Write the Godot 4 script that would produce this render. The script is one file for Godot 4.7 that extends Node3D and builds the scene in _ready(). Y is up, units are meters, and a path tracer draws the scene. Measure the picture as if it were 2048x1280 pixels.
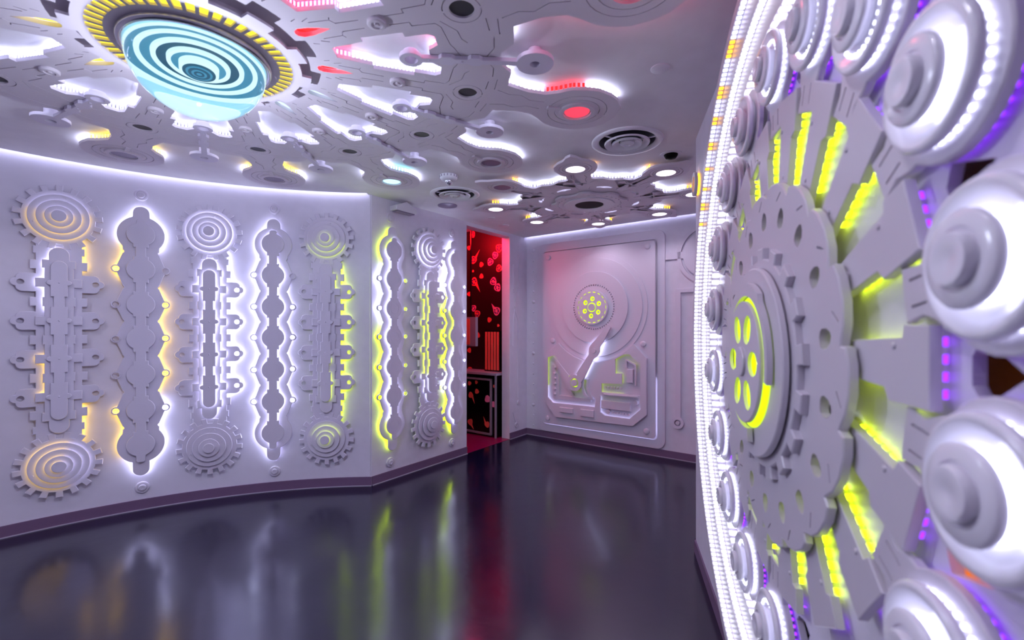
extends Node3D

# ------------------------------------------------------------------ lists
var M := {}
var LED := []
var names := {}

const FX := 905.0
const RIGHT_SLOPE := 0.241
const RIGHT_BASE := 0.50
const CEIL_Y := 2.76

func _ready():
	make_materials()
	setup_camera()
	build_room()
	build_red_room()
	build_left_reliefs()
	build_drive_relief()
	build_ceiling_dial()
	build_ceiling_small_dial()
	build_ceiling_fittings()
	build_gear_wall()

# ------------------------------------------------------------------ camera, environment
func setup_camera():
	var cam := Camera3D.new()
	cam.name = "camera"
	cam.projection = Camera3D.PROJECTION_FRUSTUM
	cam.near = 0.05
	cam.far = 60.0
	cam.size = 0.05 * 1280.0 / FX
	cam.frustum_offset = Vector2(0, 0.05 * 15.0 / FX)
	cam.position = Vector3(0, 1.5, 0)
	cam.current = true
	var at := CameraAttributesPhysical.new()
	at.frustum_focal_length = 16.0
	at.frustum_focus_distance = 3.6
	at.exposure_aperture = 2.0
	cam.attributes = at
	add_child(cam)
	var we := WorldEnvironment.new()
	we.name = "environment"
	var e := Environment.new()
	e.background_mode = Environment.BG_COLOR
	e.background_color = Color(0, 0, 0)
	e.tonemap_mode = Environment.TONE_MAPPER_LINEAR
	e.tonemap_exposure = 1.5
	e.sdfgi_enabled = true
	e.ssao_enabled = true
	e.ssil_enabled = true
	we.environment = e
	add_child(we)

# ------------------------------------------------------------------ materials
func flat_mat(called, c, rough = 0.5, metal = 0.0, spec = 0.5):
	var m := StandardMaterial3D.new()
	m.albedo_color = c
	m.roughness = rough
	m.metallic = metal
	m.metallic_specular = spec
	M[called] = m
	return m

func glow_mat(called, c, energy, body = null):
	var m := StandardMaterial3D.new()
	m.albedo_color = body if body != null else Color(c.r * 0.85, c.g * 0.85, c.b * 0.85)
	m.roughness = 0.6
	m.emission_enabled = true
	m.emission = c
	m.emission_energy_multiplier = energy
	M[called] = m
	return m

func noise_tex(seed_, freq, lo, hi, size = 256, normal = false, bump = 2.0):
	var n := FastNoiseLite.new()
	n.seed = seed_
	n.frequency = freq
	n.fractal_octaves = 4
	var img := n.get_seamless_image(size, size)
	if normal:
		img.bump_map_to_normal_map(bump)
		return ImageTexture.create_from_image(img)
	var out := Image.create(size, size, false, Image.FORMAT_RGB8)
	for y in size:
		for x in size:
			var v: float = img.get_pixel(x, y).r
			out.set_pixel(x, y, lo.lerp(hi, v))
	return ImageTexture.create_from_image(out)

func make_materials():
	var p = flat_mat("paint", Color(0.865, 0.84, 0.91), 0.42)
	p.albedo_texture = noise_tex(3, 0.02, Color(0.965, 0.965, 0.965), Color(1, 1, 1))
	p.uv1_triplanar = true
	p.uv1_scale = Vector3(1.3, 1.3, 1.3)
	var cp = flat_mat("ceiling_paint", Color(0.89, 0.87, 0.90), 0.6)
	cp.albedo_texture = p.albedo_texture
	cp.uv1_triplanar = true
	flat_mat("panel", Color(0.84, 0.805, 0.85), 0.5)
	flat_mat("relief", Color(0.84, 0.81, 0.885), 0.38)
	flat_mat("gloss_white", Color(0.90, 0.885, 0.93), 0.2)
	flat_mat("gear_white", Color(0.81, 0.785, 0.83), 0.34)
	flat_mat("duct_metal", Color(0.5, 0.5, 0.54), 0.45)
	flat_mat("baffle", Color(0.2, 0.19, 0.23), 0.45)
	flat_mat("off_lens", Color(0.52, 0.46, 0.57), 0.3)
	flat_mat("base_vinyl", Color(0.44, 0.335, 0.46), 0.5)
	flat_mat("base_edge", Color(0.66, 0.62, 0.7), 0.4)
	flat_mat("vent_white", Color(0.85, 0.84, 0.88), 0.4)
	flat_mat("metal", Color(0.75, 0.75, 0.78), 0.25, 1.0)
	flat_mat("black_plastic", Color(0.03, 0.03, 0.035), 0.55, 0.0, 0.2)
	var fl = flat_mat("floor_resin", Color(0.075, 0.06, 0.17), 0.13)
	fl.roughness_texture = noise_tex(11, 0.012, Color(0.75, 0.75, 0.75), Color(1, 1, 1))
	fl.roughness = 0.2
	fl.metallic_specular = 0.8
	fl.uv1_triplanar = true
	fl.uv1_scale = Vector3(0.7, 0.7, 0.7)
	fl.normal_enabled = true
	fl.normal_texture = noise_tex(21, 0.03, Color.BLACK, Color.WHITE, 256, true, 1.0)
	fl.normal_scale = 0.08
	flat_mat("magenta_floor", Color(0.55, 0.06, 0.30), 0.25)
	flat_mat("red_wall", Color(0.16, 0.06, 0.09), 0.35)
	flat_mat("red_print", Color(0.98, 0.42, 0.36), 0.4)
	flat_mat("pink_print", Color(0.98, 0.55, 0.72), 0.4)
	flat_mat("violet_print", Color(0.35, 0.15, 0.5), 0.4)
	flat_mat("counter_black", Color(0.04, 0.03, 0.035), 0.15)
	flat_mat("box_grey", Color(0.6, 0.55, 0.62), 0.5)
	# light emitting diodes by colour: 0 white 1 yellow 2 lime 3 violet 4 red 5 orange 6 faint white 7 pink 8 cyan white
	LED = [
		glow_mat("led_white", Color(0.87, 0.90, 1.0), 9.5),
		glow_mat("led_yellow", Color(1.0, 0.86, 0.25), 5.5),
		glow_mat("led_lime", Color(0.85, 1.0, 0.05), 5.0),
		glow_mat("led_violet", Color(0.5, 0.14, 0.9), 2.2),
		glow_mat("led_red", Color(1.0, 0.05, 0.05), 5.0),
		glow_mat("led_orange", Color(1.0, 0.72, 0.12), 3.5),
		glow_mat("led_faint", Color(0.87, 0.89, 1.0), 3.6),
		glow_mat("led_pink", Color(1.0, 0.35, 0.5), 7.0),
		glow_mat("led_cyan", Color(0.55, 0.95, 1.0), 8.0),
		glow_mat("led_rim", Color(0.94, 0.95, 1.0), 3.8),
		glow_mat("led_wing", Color(0.84, 0.87, 1.0), 6.5),
		glow_mat("led_dim_lime", Color(0.85, 1.0, 0.1), 0.8),
		glow_mat("led_dim", Color(0.88, 0.88, 1.0), 1.3),
		glow_mat("led_mid", Color(0.87, 0.90, 1.0), 4.5)]
	glow_mat("lamp_white", Color(1.0, 0.95, 1.0), 1.6)
	glow_mat("lamp_pink", Color(1.0, 0.28, 0.38), 0.62)
	glow_mat("lamp_cyan", Color(0.72, 0.95, 1.0), 1.0)
	glow_mat("dome_white_light", Color(0.82, 0.96, 1.0), 0.74, Color(0.5, 0.55, 0.58))
	glow_mat("dome_pale_light", Color(0.60, 0.86, 0.96), 0.64, Color(0.5, 0.6, 0.65))
	glow_mat("dome_cyan_light", Color(0.34, 0.70, 0.86), 0.34, Color(0.2, 0.35, 0.4))
	glow_mat("dome_deep_light", Color(0.22, 0.52, 0.66), 0.22, Color(0.1, 0.2, 0.25))
	glow_mat("slot_light", Color(1.0, 0.92, 0.22), 1.1, Color(0.5, 0.48, 0.2))
	glow_mat("amber_light", Color(1.0, 0.5, 0.02), 0.55, Color(0.5, 0.3, 0.05))
	glow_mat("lime_light", Color(0.8, 0.95, 0.06), 0.85)
	var g := StandardMaterial3D.new()
	g.albedo_color = Color(0.94, 0.99, 1.0, 0.0)
	g.roughness = 0.02
	g.metallic_specular = 0.5
	g.refraction_enabled = true
	g.refraction_scale = 0.033
	M["dome_glass"] = g
	var gl := StandardMaterial3D.new()
	gl.albedo_color = Color(0.9, 0.85, 0.9, 0.12)
	gl.transparency = BaseMaterial3D.TRANSPARENCY_ALPHA
	gl.roughness = 0.03
	M["pane"] = gl

# ------------------------------------------------------------------ mesh collector
class Build:
	var v := PackedVector3Array()
	var n := PackedVector3Array()
	var ix := PackedInt32Array()
	func tri(a, b, c, na, nb, nc):
		var face: Vector3 = (b - a).cross(c - a)
		if face.length_squared() < 1e-16:
			return
		var i := v.size()
		v.append(a); n.append(na)
		if face.dot(na + nb + nc) > 0.0:
			v.append(c); n.append(nc); v.append(b); n.append(nb)
		else:
			v.append(b); n.append(nb); v.append(c); n.append(nc)
		ix.append(i); ix.append(i + 1); ix.append(i + 2)
	func quad(a, b, c, d, na, nb, nc, nd):
		tri(a, b, c, na, nb, nc)
		tri(a, c, d, na, nc, nd)
	func mesh() -> ArrayMesh:
		var m := ArrayMesh.new()
		if v.is_empty():
			return m
		var arr := []
		arr.resize(Mesh.ARRAY_MAX)
		arr[Mesh.ARRAY_VERTEX] = v
		arr[Mesh.ARRAY_NORMAL] = n
		arr[Mesh.ARRAY_INDEX] = ix
		m.add_surface_from_arrays(Mesh.PRIMITIVE_TRIANGLES, arr)
		return m
	func box(a: Vector3, b: Vector3):
		for k in 3:
			for s in [-1, 1]:
				var nn := Vector3.ZERO
				nn[k] = s
				var i := (k + 1) % 3
				var j := (k + 2) % 3
				var p := []
				for q in [[0, 0], [1, 0], [1, 1], [0, 1]]:
					var w := Vector3.ZERO
					w[k] = b[k] if s > 0 else a[k]
					w[i] = b[i] if q[0] else a[i]
					w[j] = b[j] if q[1] else a[j]
					p.append(w)
				quad(p[0], p[1], p[2], p[3], nn, nn, nn, nn)

# ------------------------------------------------------------------ 2D helpers
func pol(r, deg, c = Vector2.ZERO) -> Vector2:
	return c + Vector2(cos(deg_to_rad(deg)), sin(deg_to_rad(deg))) * r

func arc(c: Vector2, r: float, a0: float, a1: float, k: int) -> PackedVector2Array:
	var o := PackedVector2Array()
	for i in k + 1:
		o.append(pol(r, lerpf(a0, a1, float(i) / k), c))
	return o

func circle(c: Vector2, r: float, k := 32) -> PackedVector2Array:
	var o := PackedVector2Array()
	for i in k:
		o.append(pol(r, 360.0 * i / k, c))
	return o

func rect(x0, y0, x1, y1) -> PackedVector2Array:
	return PackedVector2Array([Vector2(x0, y0), Vector2(x1, y0), Vector2(x1, y1), Vector2(x0, y1)])

func round_rect(x0, y0, x1, y1, r, k := 6) -> PackedVector2Array:
	var o := PackedVector2Array()
	o.append_array(arc(Vector2(x1 - r, y0 + r), r, -90, 0, k))
	o.append_array(arc(Vector2(x1 - r, y1 - r), r, 0, 90, k))
	o.append_array(arc(Vector2(x0 + r, y1 - r), r, 90, 180, k))
	o.append_array(arc(Vector2(x0 + r, y0 + r), r, 180, 270, k))
	return o

func pv(a) -> PackedVector2Array:
	var o := PackedVector2Array()
	for p in a:
		o.append(Vector2(p[0], p[1]))
	return o

func mirrored(right: PackedVector2Array) -> PackedVector2Array:
	# right half outline from bottom to top -> whole outline, counter clockwise
	var o := right.duplicate()
	for i in range(right.size() - 1, -1, -1):
		if absf(right[i].x) > 1e-5:
			o.append(Vector2(-right[i].x, right[i].y))
	return o

func clean(p: PackedVector2Array) -> PackedVector2Array:
	var o := PackedVector2Array()
	for q in p:
		if o.is_empty() or o[o.size() - 1].distance_to(q) > 1e-5:
			o.append(q)
	while o.size() > 2 and o[0].distance_to(o[o.size() - 1]) < 1e-5:
		o.remove_at(o.size() - 1)
	return o

func area(p: PackedVector2Array) -> float:
	var s := 0.0
	for i in p.size():
		s += p[i].cross(p[(i + 1) % p.size()])
	return s / 2.0

func ccw(p: PackedVector2Array) -> PackedVector2Array:
	var o := clean(p)
	if area(o) < 0:
		o.reverse()
	return o

func edge_normals(p: PackedVector2Array) -> PackedVector2Array:
	# outward normals of a counter clockwise outline
	var o := PackedVector2Array()
	for i in p.size():
		var d := (p[(i + 1) % p.size()] - p[i]).normalized()
		o.append(Vector2(d.y, -d.x))
	return o

func shrink(p: PackedVector2Array, c: float) -> PackedVector2Array:
	var en := edge_normals(p)
	var o := PackedVector2Array()
	for i in p.size():
		var a := en[(i + p.size() - 1) % p.size()]
		var b := en[i]
		var m := (a + b) / maxf(1.0 + a.dot(b), 0.35)
		o.append(p[i] - m * c)
	return o

func in_tri(p, a, b, c) -> bool:
	var d1: float = (b - a).cross(p - a)
	var d2: float = (c - b).cross(p - b)
	var d3: float = (a - c).cross(p - c)
	return d1 >= -1e-12 and d2 >= -1e-12 and d3 >= -1e-12

func ears(p: PackedVector2Array) -> PackedInt32Array:
	# triangles of a counter clockwise outline that may touch itself along bridges
	var out := PackedInt32Array()
	var idx := range(p.size())
	var guard := 0
	var i := 0
	while idx.size() > 3 and guard < idx.size() * 2 + 4:
		var k := idx.size()
		i = i % k
		var ia: int = idx[(i + k - 1) % k]
		var ib: int = idx[i]
		var ic: int = idx[(i + 1) % k]
		var a := p[ia]
		var b := p[ib]
		var c := p[ic]
		var cr := (b - a).cross(c - b)
		var good := cr > 1e-12
		if absf(cr) <= 1e-12:
			idx.remove_at(i)
			guard = 0
			continue
		if good:
			for j in idx:
				if j == ia or j == ib or j == ic:
					continue
				var q := p[j]
				if q == a or q == b or q == c:
					continue
				if in_tri(q, a, b, c):
					good = false
					break
		if good:
			out.append(ia); out.append(ib); out.append(ic)
			idx.remove_at(i)
			guard = 0
		else:
			i += 1
			guard += 1
	if idx.size() == 3:
		out.append(idx[0]); out.append(idx[1]); out.append(idx[2])
	return out

func crosses(a, b, p: PackedVector2Array) -> bool:
	for i in p.size():
		var c := p[i]
		var d := p[(i + 1) % p.size()]
		if c == a or c == b or d == a or d == b:
			continue
		if Geometry2D.segment_intersects_segment(a, b, c, d) != null:
			return true
	return false

func bridged(outer: PackedVector2Array, holes: Array) -> PackedVector2Array:
	# outer counter clockwise, holes clockwise, joined by bridges
	var cur := outer.duplicate()
	var left := holes.duplicate()
	left.sort_custom(func(x, y): return x[0].x > y[0].x)
	for h in left:
		var rest := []
		for o in left:
			if o != h:
				rest.append(o)
		var pairs := []
		for i in cur.size():
			for j in h.size():
				pairs.append([cur[i].distance_squared_to(h[j]), i, j])
		pairs.sort_custom(func(x, y): return x[0] < y[0])
		for pr in pairs:
			var a := cur[pr[1]]
			var b: Vector2 = h[pr[2]]
			if crosses(a, b, cur) or crosses(a, b, h):
				continue
			var bad := false
			for o in rest:
				if crosses(a, b, o):
					bad = true
					break
			if bad:
				continue
			var nx := PackedVector2Array()
			for q in pr[1] + 1:
				nx.append(cur[q])
			for q in h.size() + 1:
				nx.append(h[(pr[2] + q) % h.size()])
			for q in range(pr[1], cur.size()):
				nx.append(cur[q])
			cur = nx
			break
	return cur

# ------------------------------------------------------------------ solid builders (local x y plane, thickness along z)
func wall_loop(b: Build, p: PackedVector2Array, z0: float, z1: float, inward: bool, cham := 0.0, skip := []):
	var en := edge_normals(p)
	var k := p.size()
	var s := -1.0 if inward else 1.0
	var q := shrink(p, cham) if cham > 0.0 else p
	for i in k:
		if i < skip.size() and skip[i]:
			continue
		var j := (i + 1) % k
		var e := en[i]
		var np := en[(i + k - 1) % k]
		var nn := en[j]
		var na := (np + e).normalized() if np.dot(e) > 0.8 else e
		var nb := (nn + e).normalized() if nn.dot(e) > 0.8 else e
		var a3 := Vector3(na.x, na.y, 0) * s
		var b3 := Vector3(nb.x, nb.y, 0) * s
		var zt := z1 - absf(cham) * signf(z1 - z0)
		b.quad(Vector3(p[i].x, p[i].y, z0), Vector3(p[j].x, p[j].y, z0), Vector3(p[j].x, p[j].y, zt), Vector3(p[i].x, p[i].y, zt), a3, b3, b3, a3)
		if cham > 0.0:
			var t := Vector3(0, 0, signf(z1 - z0))
			var ac := (a3 + t).normalized()
			var bc := (b3 + t).normalized()
			b.quad(Vector3(p[i].x, p[i].y, zt), Vector3(p[j].x, p[j].y, zt), Vector3(q[j].x, q[j].y, z1), Vector3(q[i].x, q[i].y, z1), ac, bc, bc, ac)

func face(b: Build, p: PackedVector2Array, z: float, up: float, holes := []):
	var pts := p
	var t: PackedInt32Array
	if holes.is_empty():
		t = Geometry2D.triangulate_polygon(p)
		if t.is_empty():
			t = ears(p)
	else:
		pts = bridged(p, holes)
		t = ears(pts)
	var nn := Vector3(0, 0, up)
	for i in range(0, t.size(), 3):
		var a := pts[t[i]]
		var c := pts[t[i + 1]]
		var d := pts[t[i + 2]]
		b.tri(Vector3(a.x, a.y, z), Vector3(c.x, c.y, z), Vector3(d.x, d.y, z), nn, nn, nn)

func plate(b: Build, outline: PackedVector2Array, z0: float, z1: float, cham := 0.002, holes := []):
	var p := ccw(outline)
	wall_loop(b, p, z0, z1, false, cham)
	var hs := []
	for h in holes:
		var hc := ccw(h)
		wall_loop(b, hc, z0, z1, true)
		hc.reverse()
		hs.append(hc)
	face(b, shrink(p, cham) if cham > 0.0 else p, z1, 1.0, hs)
	face(b, p, z0, -1.0, hs)

func cut_grooves(b: Build, p: PackedVector2Array, z: float, holes: Array, grooves: Array, depth: float) -> Array:
	# blind channels in the front face: returns their outlines as further holes of that face
	var out := []
	var done := []
	for h in holes:
		done.append(ccw(h))
	for g0 in grooves:
		var g := ccw(g0)
		if g.size() < 3 or not Geometry2D.clip_polygons(g, p).is_empty():
			continue
		var bad := false
		for d in done:
			if not Geometry2D.intersect_polygons(g, d).is_empty():
				bad = true
				break
		if bad:
			continue
		done.append(g)
		wall_loop(b, g, z - depth, z, true)
		face(b, g, z - depth, 1.0)
		var r := g.duplicate()
		r.reverse()
		out.append(r)
	return out

func grooved_plate(b: Build, outline: PackedVector2Array, z0: float, z1: float, cham: float, holes: Array, grooves: Array, depth: float):
	var p := ccw(outline)
	wall_loop(b, p, z0, z1, false, cham)
	var hs := []
	for h in holes:
		var hc := ccw(h)
		wall_loop(b, hc, z0, z1, true)
		hc.reverse()
		hs.append(hc)
	var q := shrink(p, cham) if cham > 0.0 else p
	var all := hs.duplicate()
	all.append_array(cut_grooves(b, q, z1, hs, grooves, depth))
	face(b, q, z1, 1.0, all)
	face(b, p, z0, -1.0, hs)

func channel(pts: PackedVector2Array, w: float) -> PackedVector2Array:
	var r := Geometry2D.offset_polyline(pts, w / 2.0, Geometry2D.JOIN_MITER, Geometry2D.END_BUTT)
	return r[0] if r.size() > 0 else PackedVector2Array()

func polar_line(ln: Array) -> PackedVector2Array:
	var o := PackedVector2Array()
	for q in ln:
		o.append(pol(q[0], q[1]))
	return o

func slot_at(a: Vector2, c: Vector2, w: float) -> PackedVector2Array:
	var d := (c - a).normalized()
	var s := Vector2(-d.y, d.x) * w / 2.0
	return PackedVector2Array([a - s, c - s, c + s, a + s])

func ring_plate(b: Build, angles: Array, rin: Array, rout: Array, z0: float, z1: float, c := Vector2.ZERO, closed := true):
	# star shaped ring: inner and outer radius at each angle
	var k := angles.size()
	var po := PackedVector2Array()
	var pi_ := PackedVector2Array()
	for i in k:
		po.append(pol(rout[i], angles[i], c))
		pi_.append(pol(rin[i], angles[i], c))
	var up := Vector3(0, 0, signf(z1 - z0))
	for i in (k if closed else k - 1):
		var j := (i + 1) % k
		for zz in [[z1, up], [z0, -up]]:
			b.quad(Vector3(pi_[i].x, pi_[i].y, zz[0]), Vector3(po[i].x, po[i].y, zz[0]), Vector3(po[j].x, po[j].y, zz[0]), Vector3(pi_[j].x, pi_[j].y, zz[0]), zz[1], zz[1], zz[1], zz[1])
	if closed:
		wall_loop(b, po, z0, z1, false)
		if rin[0] > 1e-4:
			wall_loop(b, pi_, z0, z1, true)
	else:
		var lp := po.duplicate()
		var rv := pi_.duplicate()
		rv.reverse()
		lp.append_array(rv)
		wall_loop(b, ccw(lp), z0, z1, false)

func disc(b: Build, c: Vector2, r: float, z0: float, z1: float, cham := 0.002, k := 40):
	plate(b, circle(c, r, k), z0, z1, cham)

func annulus(b: Build, c: Vector2, r0: float, r1: float, z0: float, z1: float, k := 48):
	var an := []
	var a0 := []
	var a1 := []
	for i in k:
		an.append(360.0 * i / k); a0.append(r0); a1.append(r1)
	ring_plate(b, an, a0, a1, z0, z1, c)

func lathe(b: Build, prof: Array, k := 40, c := Vector2.ZERO):
	# prof: [radius, z] from rim to axis or back; smooth where the bend is slight
	var segn := []
	for i in prof.size() - 1:
		var d := Vector2(prof[i + 1][0] - prof[i][0], prof[i + 1][1] - prof[i][1]).normalized()
		segn.append(Vector2(-d.y, d.x))
	for i in prof.size() - 1:
		var s: Vector2 = segn[i]
		var n0 := s
		var n1 := s
		if i > 0 and segn[i - 1].dot(s) > 0.6:
			n0 = (segn[i - 1] + s).normalized()
		if i < prof.size() - 2 and segn[i + 1].dot(s) > 0.6:
			n1 = (segn[i + 1] + s).normalized()
		for j in k:
			var a := TAU * j / k
			var a2 := TAU * (j + 1) / k
			var P := []
			var N := []
			for w in [[a, i, n0], [a2, i, n0], [a2, i + 1, n1], [a, i + 1, n1]]:
				var cs := Vector2(cos(w[0]), sin(w[0]))
				var r: float = prof[w[1]][0]
				P.append(Vector3(c.x + cs.x * r, c.y + cs.y * r, prof[w[1]][1]))
				N.append(Vector3(cs.x * w[2].x, cs.y * w[2].x, w[2].y))
			b.quad(P[0], P[1], P[2], P[3], N[0], N[1], N[2], N[3])

func gear_outline(c: Vector2, teeth: int, r0: float, r1: float, half: float, first: float) -> PackedVector2Array:
	var o := PackedVector2Array()
	for t in teeth:
		var a := first + 360.0 * t / teeth
		var st := 360.0 / teeth
		o.append(pol(r0, a - half, c))
		o.append(pol(r1, a - half * 0.92, c))
		o.append(pol(r1, a + half * 0.92, c))
		o.append(pol(r0, a + half, c))
		o.append(pol(r0, a + st * 0.5, c))
	return o

# ------------------------------------------------------------------ nodes
func numbered(called: String) -> String:
	var k: int = names.get(called, 0)
	names[called] = k + 1
	return called if k == 0 else "%s_%03d" % [called, k]

func thing(called, label, category, xf := Transform3D.IDENTITY, group := ""):
	var o := Node3D.new()
	o.name = numbered(called)
	o.transform = xf
	o.set_meta("label", label)
	o.set_meta("category", category)
	if group != "":
		o.set_meta("group", group)
	add_child(o)
	return o

func put(b, called, m, parent):
	var mi := MeshInstance3D.new()
	mi.name = called
	mi.mesh = b.mesh() if b is Build else b
	mi.material_override = m if m is Material else M[m]
	parent.add_child(mi, true)
	return mi

func struct(b, called, m, xf := Transform3D.IDENTITY):
	var mi := MeshInstance3D.new()
	mi.name = numbered(called)
	mi.mesh = b.mesh()
	mi.material_override = M[m]
	mi.transform = xf
	mi.set_meta("kind", "structure")
	mi.set_meta("label", called.replace("_", " ") + " of the white relief room")
	add_child(mi)
	return mi

func single(b, called, m, label, category, xf := Transform3D.IDENTITY, group := ""):
	var mi := MeshInstance3D.new()
	mi.name = numbered(called)
	mi.mesh = b.mesh()
	mi.material_override = M[m]
	mi.transform = xf
	mi.set_meta("label", label)
	mi.set_meta("category", category)
	if group != "":
		mi.set_meta("group", group)
	add_child(mi)
	return mi

# a frame on an upright wall: origin on the plan (X to the side, Z ahead), normal into the room
func wall_frame(px: float, pz: float, nx: float, nz: float, y := 0.0) -> Transform3D:
	var zz := Vector3(nx, 0, -nz).normalized()
	var xx := Vector3.UP.cross(zz)
	return Transform3D(Basis(xx, Vector3.UP, zz), Vector3(px, y, -pz))

func ceil_frame(px: float, pz: float, y: float, turn := 0.0) -> Transform3D:
	# local z points down, local y points back towards the viewer
	var bs := Basis(Vector3(1, 0, 0), Vector3(0, 0, 1), Vector3(0, -1, 0))
	return Transform3D(bs * Basis(Vector3(0, 0, 1), deg_to_rad(turn)), Vector3(px, y, -pz))

# light emitting ribbon: stands on the outline moved by inset (positive: under the plate), from z0 to z1; choose(mid, normal) gives the colour
func ribbon(parent, outline: PackedVector2Array, inset: float, z0: float, z1: float, choose: Callable, dash := 0.0, closed := true):
	var p := ccw(outline) if closed else outline
	var q := shrink(p, inset) if closed else p
	var en := edge_normals(p)
	var by := {}
	var k := p.size()
	for i in (k if closed else k - 1):
		var j := (i + 1) % k
		var a := q[i]
		var c := q[j]
		if not closed:
			a -= en[i] * inset
			c -= en[i] * inset
		var ln := a.distance_to(c)
		if ln < 1e-4:
			continue
		var parts := maxi(1, int(ceil(ln / (dash if dash > 0.0 else 0.06))))
		for s in parts:
			var u0 := float(s) / parts
			var u1 := float(s + 1) / parts
			if dash > 0.0:
				var mid := (u0 + u1) / 2.0
				var hw := (u1 - u0) * 0.27
				u0 = mid - hw
				u1 = mid + hw
			var a2 := a.lerp(c, u0)
			var c2 := a.lerp(c, u1)
			var col: int = choose.call((a2 + c2) / 2.0, en[i])
			if col < 0:
				continue
			if not by.has(col):
				by[col] = Build.new()
			var nn := Vector3(en[i].x, en[i].y, 0)
			by[col].quad(Vector3(a2.x, a2.y, z0), Vector3(c2.x, c2.y, z0), Vector3(c2.x, c2.y, z1), Vector3(a2.x, a2.y, z1), nn, nn, nn, nn)
	for col in by:
		var o = put(by[col], "led_strip", LED[col], parent)
		o.set_meta("kind", "stuff")

func lamp(parent, at: Vector3, c: Color, energy: float, size: float, spot := -1.0):
	var l: Light3D
	if spot > 0.0:
		var s := SpotLight3D.new()
		s.spot_angle = spot
		s.spot_range = 20.0
		s.spot_attenuation = 2.0
		s.spot_angle_attenuation = 0.6
		l = s
	else:
		var o := OmniLight3D.new()
		o.omni_range = 20.0
		o.omni_attenuation = 2.0
		l = o
	l.name = "lamp_light"
	l.light_color = c
	l.light_energy = energy
	l.light_size = size
	l.shadow_enabled = true
	l.position = at
	parent.add_child(l, true)
	return l

# ------------------------------------------------------------------ the room
const CURVE_C := Vector2(-1.2375, 1.0878)
const CURVE_R := 3.2074
const CURVE_A := -0.02875
const CURVE_B := -3.55
const FLAT_O := Vector2(-1.33, 4.304)
const FLAT_D := Vector2(0.5925, 0.8056)
const FLAT_N := Vector2(0.8056, -0.5925)
const BACK_O := Vector2(0.2051, 6.391)
const BACK_D := Vector2(0.802, -0.5973)
const BACK_N := Vector2(-0.5973, -0.802)

func curve_pt(th: float, r: float) -> Vector2:
	return CURVE_C + Vector2(sin(th), cos(th)) * r

func flat_frame(u := 0.0, y := 0.0) -> Transform3D:
	var p := FLAT_O + FLAT_D * u
	return wall_frame(p.x, p.y, FLAT_N.x, FLAT_N.y, y)

func back_frame() -> Transform3D:
	return wall_frame(BACK_O.x, BACK_O.y, BACK_N.x, BACK_N.y)

func deeper(x: Transform3D, k: float) -> Transform3D:
	x.basis.z *= k
	return x

func curve_frame(s: float) -> Transform3D:
	var th := s / CURVE_R
	var p := curve_pt(th, CURVE_R)
	return wall_frame(p.x, p.y, -sin(th), -cos(th))

func gear_wall_frame(y := 0.0) -> Transform3D:
	return wall_frame(RIGHT_BASE + RIGHT_SLOPE * 1.375, 1.375, -1.0, RIGHT_SLOPE, y)

func swept(b: Build, pts: Array, z_lo: float, z_hi: float):
	# upright strip through plan points given as [point, normal]
	for i in pts.size() - 1:
		var a: Vector2 = pts[i][0]
		var c: Vector2 = pts[i + 1][0]
		var na := Vector3(pts[i][1].x, 0, -pts[i][1].y)
		var nc := Vector3(pts[i + 1][1].x, 0, -pts[i + 1][1].y)
		b.quad(Vector3(a.x, z_lo, -a.y), Vector3(c.x, z_lo, -c.y), Vector3(c.x, z_hi, -c.y), Vector3(a.x, z_hi, -a.y), na, nc, nc, na)

func curve_shell(b: Build, r_in: float, r_out: float, lo: float, hi: float, a0: float, a1: float, k: int):
	var inn := []
	var out := []
	for i in k + 1:
		var th := lerpf(a0, a1, float(i) / k)
		var d := Vector2(sin(th), cos(th))
		inn.append([CURVE_C + d * r_in, -d])
		out.append([CURVE_C + d * r_out, d])
	swept(b, inn, lo, hi)
	swept(b, out, lo, hi)
	for i in k:
		for w in [[hi, Vector3.UP], [lo, Vector3.DOWN]]:
			var q := []
			for p in [inn[i], inn[i + 1], out[i + 1], out[i]]:
				q.append(Vector3(p[0].x, w[0], -p[0].y))
			b.quad(q[0], q[1], q[2], q[3], w[1], w[1], w[1], w[1])

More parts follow.
